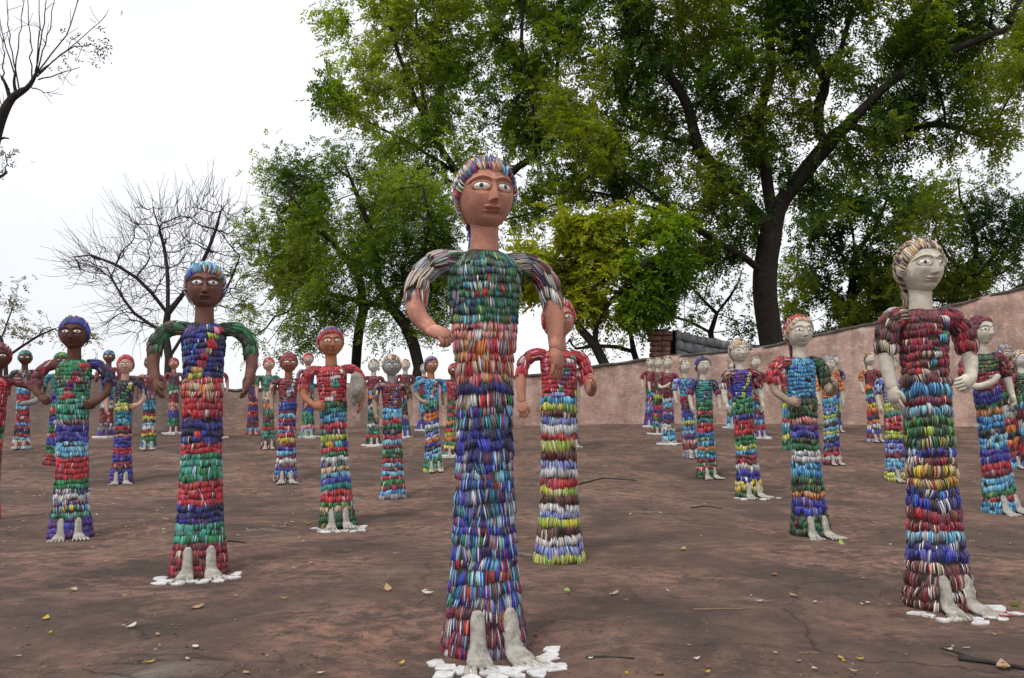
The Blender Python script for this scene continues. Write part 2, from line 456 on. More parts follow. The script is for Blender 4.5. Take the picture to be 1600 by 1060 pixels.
class Clad:
    """collects the bangles of one statue, row by row and bundle by bundle"""
    def __init__(s, rng, w, bulge, style, puff):
        s.rng, s.w, s.bulge, s.style, s.puff = rng, w, bulge, style, puff
        s.rows = []
        s.nb = 0
    def row(s, surf, v, dv, length, palette, kind, th=(0, 2 * np.pi), w=None, sash=None, tilt=0., bulge=None, mask=None, same=.45, bn=(3, 7), style=None):
        style = style or s.style
        rng = s.rng
        w = (w or s.w)
        P0, n0, t0, u0, circ = surf(np.array([(th[0] + th[1]) / 2]), np.array([v + dv / 2]))
        N = max(5, int(circ * (th[1] - th[0]) / (2 * np.pi) / w))
        sizes = []
        while sum(sizes) < N:
            sizes.append(int(rng.integers(bn[0], bn[1])))
        N = sum(sizes)
        bid = np.repeat(np.arange(len(sizes)), sizes)
        k_in = np.concatenate([np.linspace(-1, 1, q) if q > 1 else np.zeros(1) for q in sizes])
        full = abs(th[1] - th[0] - 2 * np.pi) < 1e-6
        phase = rng.random() * 2 * np.pi if full else 0
        q = (np.arange(N) + .5) / N
        theta = th[0] + (th[1] - th[0]) * q + phase
        bz = rng.normal(0, .11, len(sizes)); bt = rng.normal(0, .12, len(sizes)) + tilt; bh = rng.normal(1, .11, len(sizes))
        wave = .16 * np.sin(2 * theta + rng.uniform(0, 6.28)) + .1 * np.sin(5 * theta + rng.uniform(0, 6.28))
        vv = v + dv * .5 + dv * (bz[bid] + rng.normal(0, .06, N) + (wave if full else 0))
        P, n, t, u, _ = surf(theta, vv)
        names, wt = palette
        bc = names[rng.choice(len(names), len(sizes), p=wt)]
        oc = names[rng.choice(len(names), N, p=wt)]
        keep = rng.random(N) < same
        cols = np.where(keep[:, None], bc[bid], oc)
        if sash is not None:
            cen = np.array([P[bid == i].mean(0) for i in range(len(sizes))])
            mk = sash[0](cen)
            sn, sw = sash[1][int(rng.integers(len(sash[1])))]
            sc = sn[rng.choice(len(sn), len(sizes), p=sw)]
            cols = np.where(mk[bid][:, None], sc[bid], cols)
        cols = np.clip(cols * rng.uniform(.32, 1.6, (N, 1)) + rng.normal(0, .012, (N, 3)), .006, .85)
        if sash is not None:
            P = P + n * (mk[bid] * s.bulge * .45)[:, None]
        ang = bt[bid] + rng.normal(0, .05, N)
        u2 = norm(u * np.cos(ang)[:, None] + t * np.sin(ang)[:, None])
        bb = (bulge or s.bulge) * (1 - s.puff * (k_in ** 2)) * rng.uniform(.8, 1.2, N)
        hh = dv * length * {'shingle': 1.36, 'soft': 1.24, 'puff': 1.22}[style] * bh[bid] * (1 - s.puff * .12 * k_in ** 2) * rng.uniform(.92, 1.06, N)
        cw = circ * (th[1] - th[0]) / (2 * np.pi) / N
        ok = np.ones(N, bool) if mask is None else ~mask(P)
        s.rows.append(dict(P=P, n=n, t=t, u=u2, w=np.full(N, cw) * rng.uniform(.8, 1.1, N), h=hh, b=bb, c=cols, bid=bid + s.nb, ok=ok, kind=kind, st=np.full(N, STYLES.index(style))))
        s.nb += len(sizes)

    def emit(s, root, H, cam_dir, mode):
        def build(sel, rows):
            cat = lambda k: np.concatenate([r[k] for r in rows])[sel]
            V, F, cc = build_pieces(cat("P"), cat("n"), cat("t"), cat("u"), cat("w"), cat("h"), cat("b"), cat("st"), cat("c"), mode == 'far')
            return V * H, F, cc
        if mode == 'bundle':
            rows = s.rows
            ok = np.concatenate([r["ok"] for r in rows])
            bid = np.concatenate([r["bid"] for r in rows]); n = np.concatenate([r["n"] for r in rows])
            front = n @ cam_dir
            score = np.full(s.nb, -9.)
            cnt = np.bincount(bid, ok.astype(float), s.nb); fs = np.bincount(bid, front * ok, s.nb)
            score = np.where(cnt > 0, fs / np.maximum(cnt, 1), -9)
            order = np.argsort(-score)[:300]
            order = [o for o in order if score[o] > .12]
            chosen = np.zeros(s.nb, bool); chosen[order] = True
            V, F, cc = build(ok, rows)
            pb = bid[ok]
            for o_ in order:
                idx = np.where(pb == o_)[0]
                vi = (idx[:, None] * 15 + np.arange(15)[None]).ravel()
                Fq = F[:len(idx) * 8]
                mobj("bangle_bundle", V[vi], Fq, M_BANGLE, root, True, cc[vi])
            sel = ok & ~chosen[bid]
            V, F, cc = build(sel, rows)
            mobj("bangle_cladding", V, F, M_BANGLE, root, True, cc, kind="stuff")
        else:
            groups = {}
            for r in s.rows:
                groups.setdefault(r["kind"], []).append(r)
            for kind, rows in groups.items():
                sets = [[r] for r in rows] if kind == 'bangle_band' else [rows]
                for rs in sets:
                    ok = np.concatenate([r["ok"] for r in rs])
                    if ok.any():
                        V, F, cc = build(ok, rs)
                        mobj(kind.strip(), V, F, M_BANGLE, root, True, cc)

# ------------------------------------------------------------------ statue body shapes (unit height)
PZ = [0, .03, .08, .15, .3, .45, .54, .575, .60, .63, .67, .72, .755, .775, .792, .802]
PX = [.087, .084, .0765, .0685, .0605, .0572, .058, .0612, .0595, .0565, .059, .0635, .0645, .057, .039, .02]
def body_r(z, fat):
    return np.interp(z, PZ, PX) * np.interp(z, [.585, .63], fat)
def body_surf(fat, tiltk):
    def f(th, z):
        rx = body_r(z, fat); ry = rx * np.interp(z, [0, .5, .62, .82], [.86, .84, .78, .74])
        s_, c_ = np.sin(th), np.cos(th)
        slope = (body_r(z + .01, fat) - body_r(z - .01, fat)) / .02
        P = np.stack([rx * s_, -ry * c_, z + tiltk * rx * s_], -1)
        n = norm(np.stack([s_ / rx, -c_ / ry, np.zeros_like(s_)], -1) + 0)
        t = norm(np.stack([rx * c_, ry * s_, tiltk * rx * c_], -1))
        u = norm(np.stack([slope * s_, -slope * c_ * .8, np.ones_like(s_)], -1))
        n = norm(n - u * np.sum(n * u, -1, keepdims=True))
        return P, n, t, u, float(2 * np.pi * np.mean(rx) * .92)
    return f

def path_surf(P_, R_, ref=(0, -1, .01)):
    T, A, B = frames(P_, ref)
    s_ = np.linspace(0, 1, len(P_))
    def f(th, v):
        g = lambda a: np.stack([np.interp(v, s_, a[:, k]) for k in range(3)], -1)
        p, tt, aa, bb = g(P_), norm(g(T)), norm(g(A)), norm(g(B)); r = np.interp(v, s_, R_)
        c_, sn = np.cos(th)[:, None], np.sin(th)[:, None]
        n = aa * c_ + bb * sn
        return p + n * r[:, None], n, -aa * sn + bb * c_, -tt, float(2 * np.pi * np.mean(r))
    return f

HC, HR = np.array([0, -.004, .914]), np.array([.0605, .0595, .0725])
FACE_AX = norm(np.array([0., -1., -.95]))
def head_shape(D):
    """unit directions -> points of the bare skull: egg that narrows to a rounded chin"""
    z = D[..., 2]
    k = np.where(z < 0, 1 - .29 * np.abs(z) ** 1.8, 1 - .03 * z)
    p = np.sign(D) * np.abs(D) ** .9
    P = np.stack([p[..., 0] * HR[0] * k, p[..., 1] * HR[1] * np.where(z < 0, 1 - .1 * np.abs(z) ** 2, 1), np.sign(z) * np.abs(z) ** .95 * HR[2]], -1)
    P[..., 2] *= np.where(z < 0, 1.07, 1.)
    return P + HC
_fx = np.array([1., 0, 0]); _fu = norm(np.cross(_fx, FACE_AX))
def hair_surf(th, phi):
    D = np.cos(phi)[:, None] * FACE_AX + np.sin(phi)[:, None] * (np.sin(th)[:, None] * _fx + np.cos(th)[:, None] * _fu)
    D = norm(D)
    P = head_shape(D)
    n = norm((P - HC) / HR ** 2)
    dphi = norm(-np.sin(phi)[:, None] * FACE_AX + np.cos(phi)[:, None] * (np.sin(th)[:, None] * _fx + np.cos(th)[:, None] * _fu))
    u = norm(dphi - n * np.sum(n * dphi, -1, keepdims=True))
    t = np.cross(u, n)
    return P + n * .0022, n, t, -u, float(2 * np.pi * .06 * max(.15, np.mean(np.sin(phi))))

def face_disp(X, Z, front):
    g = lambda a, s: np.exp(-(a / s) ** 2)
    ax = np.abs(X)
    zb = .15 + .16 * np.clip(1 - ((ax - .40) / .44) ** 2, -1.2, 1)
    d = .0072 * g(Z - zb, .036) * np.clip(1.3 - ((ax - .42) / .46) ** 4, 0, 1)
    d -= .0095 * g(ax - .42, .26) * g(Z - .05, .13)
    wn = np.interp(Z, [-.44, -.3, .0, .3], [.15, .14, .085, .075])
    ht = np.interp(Z, [-.43, -.395, -.375, 0, .3, .42], [0, .002, .021, .0125, .0085, 0])
    d += ht * np.clip(1.3 - (ax / wn) ** 2, 0, 1)
    lw = np.clip(1.15 - (ax / .29) ** 4, 0, 1)
    zl = Z + .575 - .03 * ax
    d += .0085 * lw * (g(zl - .046, .026) + g(zl + .046, .026)) - .009 * lw * g(zl, .02)
    d += .004 * g(ax, .3) * g(Z + .82, .13) - .0035 * g(ax, .35) * g(Z + .7, .05)
    d += .003 * g(ax - .5, .25) * g(Z + .2, .25)
    return d * front

def head_mesh(res, neck_w=1.):
    nu, nv = res, res
    uu = np.linspace(-1, 1, nu, endpoint=False)
    th = np.pi * (.4 * uu + .6 * uu ** 3)
    vv_ = np.linspace(-1, 1, nv); ph = np.pi / 2 + .13 + (np.pi / 2 - .02) * (.72 * vv_ + .28 * vv_ ** 3); ph = np.clip(ph, .02, np.pi - .02)
    PH, TH = np.meshgrid(ph, th, indexing='ij')
    D = np.stack([np.sin(PH) * np.sin(TH), -np.sin(PH) * np.cos(TH), np.cos(PH)], -1)
    P = head_shape(D)
    X = (P[..., 0]) / HR[0]; Z = (P[..., 2] - HC[2]) / HR[2]
    front = np.clip((-D[..., 1] - .12) / .4, 0, 1)
    P[..., 1] -= face_disp(X, Z, front)
    V = P.reshape(-1, 3)
    i, j = np.meshgrid(np.arange(nv - 1), np.arange(nu), indexing='ij')
    j2 = (j + 1) % nu
    Fq = np.stack([i * nu + j, i * nu + j2, (i + 1) * nu + j2, (i + 1) * nu + j], -1).reshape(-1, 4)[:, ::-1]
    nk = tube([[0, .004, .745], [0, .002, .785], [0, 0, .835], [0, .001, .862], [0, .002, .875]], np.array([.034, .0305, .0285, .030, .032]) * neck_w, 16 if res > 30 else 10, cap=(False, False))
    parts = [(V, Fq), nk]
    for sx in (-1, 1):          # ears
        e = tube([[sx * (HR[0] - .005), .008, .930], [sx * (HR[0] + .001), .006, .917], [sx * (HR[0] + .001), .004, .899], [sx * (HR[0] - .006), .004, .887]], [.005, .0085, .008, .004], 8, ref=(0, -1, 0), ell=([1.1] * 4, [.65] * 4))
        parts.append(e)
    return merge(parts)

def face_point(x, z):
    """a point on the face surface at x, z"""
    zn = (z - HC[2]) / HR[2]
    k = 1 - .29 * abs(zn) ** 1.8 if zn < 0 else 1
    xx = x / (HR[0] * k)
    r = max(1 - abs(xx) ** (2 / .9) - abs(zn) ** (2 / .95), .02)
    return np.array([x, HC[1] - HR[1] * r ** .45, z])

def eye_meshes(sx, near):
    cx, cz = sx * .405 * HR[0], .9178
    c = face_point(cx, cz); c[1] += .0035
    nrm = norm(np.array([sx * .42, -1, 0.03])); tx = norm(np.cross([0, 0, 1.], nrm)) * -1; tx = tx if tx[0] > 0 else -tx
    up = np.cross(nrm, tx); up = up if up[2] > 0 else -up
    a, b = .0178, .0079
    k = 20 if near else 10
    th = np.linspace(0, 2 * np.pi, k, endpoint=False)
    ring = np.stack([a * np.sign(np.cos(th)) * np.abs(np.cos(th)) ** .9, b * np.sign(np.sin(th)) * np.abs(np.sin(th)) ** 1.25], -1)
    V, Fs = [], []
    lv = [(1, 0), (.75, .0032), (.4, .0052), (.02, .006)]
    for s_, o in lv:
        for x, y in ring:
            V.append(c + tx * x * s_ + up * y * s_ + nrm * o)
    for i in range(3):
        for j in range(k):
            Fs.append([i * k + j, i * k + (j + 1) % k, (i + 1) * k + (j + 1) % k, (i + 1) * k + j])
    eye = (np.array(V), np.array(Fs))
    pc = c + nrm * .0062
    ths = np.linspace(0, 2 * np.pi, 12, endpoint=False)
    V = [pc + tx * .0046 * math.cos(q) + up * .0046 * math.sin(q) - nrm * .0012 for q in ths] + [pc + tx * .003 * math.cos(q) + up * .003 * math.sin(q) + nrm * .0008 for q in ths] + [pc + tx * .0001 * math.cos(q) + up * .0001 * math.sin(q) + nrm * .0012 for q in ths]
    Fs = [[i * 12 + j, i * 12 + (j + 1) % 12, (i + 1) * 12 + (j + 1) % 12, (i + 1) * 12 + j] for i in range(2) for j in range(12)]
    pup = (np.array(V), np.array(Fs))
    lid = None
    if near:
        rp = [c + tx * x * 1.07 + up * y * 1.12 + nrm * .001 for x, y in ring] + [c + tx * ring[0][0] * 1.07 + up * ring[0][1] * 1.12 + nrm * .001]
        lid = tube(rp, [.0026] * len(rp), 6, ref=tuple(nrm), cap=(False, False))
    return eye, pup, lid

ARMS = {      # side-neutral: +x is outwards; sleeve points, forearm points, palm direction, palm normal, curl
    'A': ([(.052, 0, .782), (.1, .004, .783), (.137, .004, .755), (.146, -.004, .706)], [(.146, -.004, .72), (.147, -.012, .675), (.137, -.028, .625)], (-.25, -.3, -1), (-.9, .2, .1), .5),
    'H': ([(.052, 0, .782), (.098, .004, .78), (.132, .004, .745), (.137, -.002, .70)], [(.137, -.002, .715), (.134, -.012, .665), (.098, -.05, .622)], (-.85, -.3, -.25), (-.2, .9, -.1), .5),
    'D': ([(.052, 0, .782), (.09, 0, .776), (.113, 0, .742), (.117, -.002, .695)], [(.117, -.002, .71), (.122, -.008, .66), (.12, -.022, .60)], (-.08, -.2, -1), (-.95, .1, 0), .35),
    'F': ([(.052, 0, .782), (.1, .002, .776), (.137, .002, .742), (.143, -.004, .70)], [(.143, -.004, .715), (.143, -.018, .68), (.122, -.045, .648)], (-.62, -.62, -.4), (-.2, .3, -.9), 1.45),
    'L': ([(.052, 0, .782), (.095, .002, .783), (.135, .002, .76), (.15, -.004, .708)], [(.15, -.004, .722), (.151, -.01, .665), (.149, -.02, .615)], (-.02, -.2, -1), (-.5, .85, 0), .4),
    'R': ([(.052, 0, .782), (.09, 0, .774), (.112, -.004, .735), (.116, -.008, .69)], [(.116, -.008, .705), (.116, -.04, .655), (.108, -.09, .672)], (-.15, -.45, .8), (-.8, .2, .3), .9),
    'S': ([(.052, 0, .782), (.092, 0, .774), (.118, -.002, .73), (.118, -.014, .675)], [(.118, -.014, .69), (.105, -.055, .652), (.05, -.092, .668), (.018, -.105, .70)], None, None, 0),
    'W': ([(.052, 0, .782), (.1, -.01, .782), (.16, -.03, .778), (.19, -.04, .765)], [(.18, -.04, .767), (.225, -.05, .74), (.205, -.06, .69), (.14, -.07, .672)], None, None, 0)}

def hand_parts(w, d, q, curl, near, side):
    """palm and five fingers from the wrist w, pointing along d, palm facing q"""
    w = np.array(w, float); w0 = w.copy()
    d = norm(np.array(d, float)); q = np.array(q, float); q = norm(q - d * q.dot(d)); s_ = np.cross(d, q)
    parts = [tube([w - d * .006, w + d * .008, w + d * .024, w + d * .033], [.0135, .0165, .0185, .016], 10 if near else 7, ref=tuple(s_), ell=([1., 1.08, 1.16, 1.15], [.92, .72, .62, .58]))]
    L = (.026, .031, .029, .023)
    if not near:
        return parts + [tube([w + d * .028, w + d * (.05 - .01 * curl) + q * .012 * curl], [.014, .01], 6, ref=tuple(s_), ell=([1.2, 1.2], [.6, .6]))]
    for k in range(4):
        o = w + d * .031 + s_ * (.0138 - .0092 * k)
        p = [o - d * .006]; a = curl * .35
        p.append(o); cur = o.copy()
        for seg in (.42, .32, .26):
            a2 = a
            cur = cur + (d * math.cos(a2) + q * math.sin(a2)) * L[k] * seg
            p.append(cur.copy()); a += curl * .62
        parts.append(tube(p, [.0045, .0049, .0047, .0043, .0036], 6, ref=tuple(s_)))
    o = w + d * .010 + s_ * .016 * 1.
    parts.append(tube([o - s_ * .006, o + d * .010 + s_ * .006 + q * .003, o + d * .022 + s_ * .007 + q * .007, o + d * .030 + s_ * .004 + q * .010], [.006, .0058, .0052, .004], 6, ref=tuple(q)))
    return parts

def arm_meshes(code, side, near):
    sl, fo, d, q, curl = ARMS[code]
    m = np.array([side, 1, 1.])
    drop = np.array([0, 0, -.02])
    sl = smooth_path(np.array(sl) * m + drop + np.array([[0, 0, .012], [0, 0, .011], [0, 0, .004], [0, 0, 0]]), 14)
    n = 12
    fp = smooth_path(np.array(fo) * m + drop, n)
    if d is None:
        rad = np.interp(np.linspace(0, 1, n), [0, .3, .8, 1], [.0195, .018, .016, .013])
        return sl, merge([tube(fp, rad, 10 if near else 7)])
    rad = np.interp(np.linspace(0, 1, n), [0, .35, 1], [.0205, .0195, .0145])
    parts = [tube(fp, rad, 12 if near else 7)] + hand_parts(fp[-1], np.array(d) * m, np.array(q) * m, curl, near, side)
    return sl, merge(parts)

def foot_mesh(side, near, out=.18):
    x0 = side * .033
    c, s_ = math.cos(side * out), math.sin(side * out)
    rot = lambda P: np.array([[x0 + (p[0] - x0) * c - (p[1] + .065) * s_, -.065 + (p[0] - x0) * s_ + (p[1] + .065) * c, p[2]] for p in P])
    shin = rot([[x0, -.056, .092], [x0, -.062, .081], [x0, -.067, .055], [x0, -.070, .03], [x0, -.082, .0185], [x0, -.104, .0125], [x0, -.118, .0105]])
    parts = [tube(shin, [.0095, .0142, .0148, .0155, .0165, .0155, .0125], 14 if near else 7, ref=(1, 0, 0), ell=([1, 1, 1, 1.05, 1.3, 1.65, 1.9], [.85, .9, .92, .98, .85, .62, .6]))]
    if near:
        for k in range(5):
            dx = (-.0255 + .0127 * k) * side * -1
            L = .034 - .0035 * k
            r = .0064 - .0006 * k
            parts.append(tube(rot([[x0 + dx * .85, -.112, .008], [x0 + dx * 1.0, -.124, .0098], [x0 + dx * 1.1, -.124 - L * .55, .0076], [x0 + dx * 1.15, -.124 - L, .005]]), [r, r * .92, r * 1.0, r * .8], 7, ref=(1, 0, 0)))
    return merge(parts)

FACING = math.radians(21)
def slab_poly(rng, c, r, h, k):
    th = rng.random(k) * .6 + np.arange(k) / k * 2 * np.pi
    R = r * rng.uniform(.6, 1.2, k)
    top = np.stack([c[0] + R * np.cos(th), c[1] + R * np.sin(th), np.full(k, c[2] + h)], -1)
    mid = top * 1; mid[:, :2] = c[:2] + (top[:, :2] - c[:2]) * 1.05; mid[:, 2] = c[2] + h * .6
    bot = mid * 1; bot[:, 2] = c[2] - .02
    V = np.vstack([top, mid, bot])
    Fs = [list(range(k))] + [[i + k * l_, i + k * (l_ + 1), (i + 1) % k + k * (l_ + 1), (i + 1) % k + k * l_] for l_ in (0, 1) for i in range(k)]
    return V, Fs

PLACED = []
def statue(hx, hy, fx, fy, skin, hair, sleeves, bodice, bands, arms, label, sash=None, turn=0., feet=True, base=0, tilt=0., style='soft', hem=None, fat=1., neck=None, braid=True, hairrow=None, arm_skin=None, seed=0, bod_rows=9, lean=True, bfat=1.04):
    rng = np.random.default_rng(1000 + seed + int(hx * 7 + fy * 3))
    X, Y = ground_hit(fx, fy)
    Y += .09; X = X * (Y / (Y - .09))
    z0 = float(gz(X, Y)) - .006
    ztop = at(hx, hy, Y)[2]
    H = ztop - z0
    hpx = fy - hy
    near = hpx > 300
    fv = rng.uniform(.96, 1.05) if hpx < 480 else 1.
    fat = (fat * fv, bfat * fv * rng.uniform(.97, 1.03))
    HR[0] = .0575 * (rng.uniform(.93, 1.06) if hpx < 480 else 1.); HR[1] = .0595 * rng.uniform(.95, 1.05)
    mid = hpx > 165
    px_top, _ = project((X, Y, ztop))
    leana = math.atan((hx - px_top) * Y / F_PX / H) if lean else 0.
    leana = max(-.07, min(.07, leana))
    root = bpy.data.objects.new("bangle_statue", None)
    col.objects.link(root)
    root.empty_display_size = .1
    root.location = (X, Y, z0)
    ang = FACING + math.radians(turn)
    root.rotation_mode = 'YXZ'
    from mathutils import Matrix
    mw = Matrix.Rotation(leana, 3, 'Y') @ Matrix.Rotation(ang, 3, 'Z')
    root.rotation_mode = 'XYZ'
    root.rotation_euler = mw.to_euler('XYZ')
    root["label"] = label; root["category"] = "statue"; root["group"] = "bangle-clad statues standing in the yard"
    PLACED.append((X, Y, H, hpx))
    cd = np.array([-X, -Y, 0.]); cd /= np.linalg.norm(cd)
    ca, sa = math.cos(-ang), math.sin(-ang)
    cam_dir = np.array([cd[0] * ca - cd[1] * sa, cd[0] * sa + cd[1] * ca, 0.25])
    puffy = style == 'puff'
    w = (.0025 if hpx > 700 else .0033 if near else .0054 if mid else .0105)
    if puffy: w *= .85
    cl = Clad(rng, w, {'shingle': .0062, 'soft': .006, 'puff': .0096}[style], style, (.12 if not puffy else .4))
    bn = (5, 12) if hpx > 700 else (5, 11) if near else (3, 6) if mid else (2, 5)
    # mortar core
    zz = np.array([0, .02, .05, .1, .2, .3, .4, .5, .55, .58, .6, .63, .67, .72, .755, .775, .792, .802])
    V, Fq = tube(np.stack([zz * 0, zz * 0, zz], -1), body_r(zz, fat) * .985, 24 if near else 14, ell=(np.interp(zz, [0, .5, .62, .82], [.86, .84, .78, .74]), np.ones(len(zz))), cap=(False, True))
    mobj("mortar_core", V * H, Fq, M_CORE, root)
    zw = .615
    # where shins come through the skirt
    def shin_mask(P):
        return (P[:, 1] < -.02) & (np.abs(np.abs(P[:, 0]) - .033) < .0135) & (P[:, 2] < .092) if feet else np.zeros(len(P), bool)
    # skirt rows, top to hem
    rows = []
    for tok in bands.split():
        k = tok.rstrip("0123456789"); rows += [k] * int(tok[len(k):] or 1)
    n = len(rows)
    hts = rng.uniform(.8, 1.2, n)
    zs = zw - np.cumsum(np.r_[0, hts / hts.sum()]) * (zw - .004)
    for i, k in enumerate(rows):
        p = PAL[k]
        if hem and zs[i + 1] < .095: p = PAL[hem]
        fade = np.clip((zs[i + 1] - .02) / .08, 0, 1)
        cl.row(body_surf(fat, tilt * fade), zs[i + 1], zs[i] - zs[i + 1], 1., p, 'bangle_band', mask=shin_mask, bn=bn, tilt=rng.normal(0, .03), bulge=cl.bulge * rng.uniform(.9, 1.2) * min(1.25, max(.6, (zs[i] - zs[i + 1]) / .024)))
    # bodice rows
    zt = .776
    for i in range(bod_rows):
        a = zw + (zt - zw) * i / bod_rows
        sx = None
        if sash:
            x1, x0_ = .045, -.025
            sx = (lambda c: np.abs(c[:, 0] - (x0_ + (x1 - x0_) * (c[:, 2] - zw) / (zt - zw))) * (c[:, 1] < 0) + 9 * (c[:, 1] > 0) < .013, [PAL[q] for q in sash])
        bp = bodice.split(',')
        cl.row(body_surf(fat, tilt * .3), a, (zt - zw) / bod_rows, 1., PAL[bp[min(i * len(bp) // bod_rows, len(bp) - 1)]], 'bangle_band', sash=sx, bn=bn, bulge=cl.bulge * .85)
    cl.row(body_surf(fat, 0), zt - .004, .018, 1.2, PAL[bodice.split(',')[-1]], 'bangle_band', bn=bn, bulge=cl.bulge * .6)
    # shoulders and sleeves
    sp = sleeves.split(',')
    skm = SKIN[arm_skin or skin]
    for k, side in enumerate((-1, 1)):
        sl, (aV, aF) = arm_meshes(arms[k], side, near or hpx > 190)
        rad = np.interp(np.linspace(0, 1, 14), [0, .3, .75, 1], [.019, .0215, .022, .0205]) * (1.22 if puffy else 1.)
        V, Fq = tube(sl, rad * .93, 12 if near else 8)
        mobj("sleeve_core", V * H, Fq, M_CORE, root)
        nr = 5 if near else 4
        L = float(np.sum(np.linalg.norm(np.diff(sl, axis=0), axis=1)))
        for r_ in range(nr):
            cl.row(path_surf(sl, rad), .02 + r_ * .97 / nr, .97 / nr, L, PAL[sp[min(k, len(sp) - 1)]], 'sleeve' + ' ' * k, bn=bn, w=w * 1.1, bulge=cl.bulge * .8, style='puff' if puffy else 'soft')
        mobj("arm", aV * H, aF, skm, root)
    # head, neck, eyes
    hV, hF = head_mesh(96 if hpx > 450 else 58 if near else 36 if mid else 22)
    yaw = rng.normal(0, .09) if hpx < 480 else 0.
    cy_, sy_ = math.cos(yaw), math.sin(yaw)
    HRm = np.array([[cy_, -sy_, 0], [sy_, cy_, 0], [0, 0, 1.]]).T
    hV = hV @ HRm
    ho = mobj("head", hV * H, hF, SKIN[skin], root)
    for side in (-1, 1):
        e, p, lid = eye_meshes(side, near)
        eo = mobj("eye", e[0] @ HRm * H, e[1], M_EYE, root)
        if mid:
            mobj("pupil", p[0] @ HRm * H, p[1], M_PUPIL, eo)
        if lid is not None:
            mobj("eyelid", lid[0] @ HRm * H, lid[1], SKIN[skin], eo)
    # hair: mortar cap and rows of bangles round the face
    phi0 = 1.33
    ph = np.linspace(phi0 + .07, math.pi - .05, 8); k = 20
    g = np.linspace(0, 2 * np.pi, k, endpoint=False)
    V = np.concatenate([hair_surf(g, np.full(k, q))[0] for q in ph])
    cen = HC
    low = V[:, 2] < .878
    V = cen + (V - cen) * np.where(low, .94, 1.012)[:, None]
    Fq = np.array([[i * k + j, i * k + (j + 1) % k, (i + 1) * k + (j + 1) % k, (i + 1) * k + j] for i in range(7) for j in range(k)])
    mobj("hair_base", V @ HRm * H, Fq, M_CORE, root)
    hp = hair.split(',')
    hr = hairrow or 5
    for i in range(hr):
        a = phi0 + (math.pi - .1 - phi0) * i / hr
        hm = lambda P: (P[:, 2] < .862)
        cl.row(hair_surf, a, (math.pi - .1 - phi0) / hr, .064, PAL[hp[min(i, len(hp) - 1)]], 'hair', mask=hm, bn=bn, bulge=.0085, style='puff' if puffy else 'soft')
    for r_ in cl.rows:
        if r_['kind'] == 'hair':
            for q in ('P', 'n', 't', 'u'): r_[q] = r_[q] @ HRm
    if braid:
        bp_ = smooth_path([(-.008, .045, .9), (-.01, .046, .86), (-.012, .04, .82), (-.012, .046, .775)], 10)
        br = np.interp(np.linspace(0, 1, 10), [0, .5, 1], [.015, .010, .008])
        V, Fq = tube(bp_, br * .9, 8)
        mobj("braid_core", V * H, Fq, M_CORE, root)
        for r_ in range(5):
            cl.row(path_surf(bp_, br), r_ / 5, .2, .12, PAL[hp[-1]], 'braid', bn=bn, bulge=.005)
    cl.emit(root, H, cam_dir, 'bundle' if hpx > 330 else 'band' if mid else 'far')
    if feet:
        for side in (-1, 1):
            V, Fq = foot_mesh(side, hpx > 190)
            mobj("foot", V * H, Fq, M_FOOT, root)
    if base:
        if mid:
            nt_ = base if near else 7
            for ring, r0 in ((0, .118), (1, .155)):
                for i in range(nt_ // (1 + ring)):
                    a = -math.pi / 2 + (i / max(nt_ // (1 + ring) - 1, 1) - .5) * (2.7 if ring == 0 else 1.5) + rng.normal(0, .05)
                    r_ = r0 * rng.uniform(.94, 1.06)
                    lx, ly = r_ * math.cos(a), -.03 + r_ * math.sin(a)
                    wx = mw @ Vector((lx * H, ly * H, 0))
                    lz = (float(gz(X + wx.x, Y + wx.y)) - z0 - wx.z) / H + .003
                    V, Fs = slab_poly(rng, np.array([lx, ly, lz]), rng.uniform(.014, .027), .0016, int(rng.integers(5, 9)))
                    mobj("base_tile", V * H, Fs, M_TILE, root, False)
        else:
            V, Fs = slab_poly(rng, np.array([0, -.035, .006]), .128, .01, 15)
            mobj("base_slab", V * H, Fs, M_TILE, root, False)
    return root

# ------------------------------------------------------------------ hollows round the bases, then the ground
for (px_, py_) in [(757, 1028), (110, 840), (311, 900), (189, 756), (446, 755), (527, 825), (614, 780), (677, 738), (874, 880), (1100, 748), (1170, 778), (1267, 838), (1398, 752), (1468, 955), (1563, 800), (84, 726)]:
    r_ = ray(px_, py_)
    t_ = np.linspace(.8, 24, 4000)
    k_ = int(np.argmax(CAM_H + r_[2] / r_[1] * t_ < g_base(t_)))
    DIPS.append((r_[0] / r_[1] * t_[k_], t_[k_] + .03, .34 + .008 * t_[k_], .03))

def build_ground():
    xs = np.concatenate([-np.geomspace(600, 13, 18), np.linspace(-12, 12, 200), np.geomspace(13, 600, 18)])
    ys = np.concatenate([[-60, -20, -6, -2, 0], np.linspace(.8, 7, 130), np.linspace(7.1, 19, 90), np.geomspace(20, 900, 26)])
    X, Y = np.meshgrid(xs, ys, indexing='ij')
    Z = gz(X, Y)
    r = np.array([[mnoise.fractal(Vector((x * 3.1, y * 3.1, 0)), 1.0, 2.1, 5) if abs(x) < 12 and .7 < y < 20 else 0. for y in ys] for x in xs])
    Z = Z + .0045 * r
    nx, ny = len(xs), len(ys)
    i, j = np.meshgrid(np.arange(nx - 1), np.arange(ny - 1), indexing='ij')
    Fq = np.stack([i * ny + j, (i + 1) * ny + j, (i + 1) * ny + j + 1, i * ny + j + 1], -1).reshape(-1, 4)
    mobj("ground", np.stack([X, Y, Z], -1).reshape(-1, 3), Fq, M_GROUND, None, True, kind="structure")
build_ground()

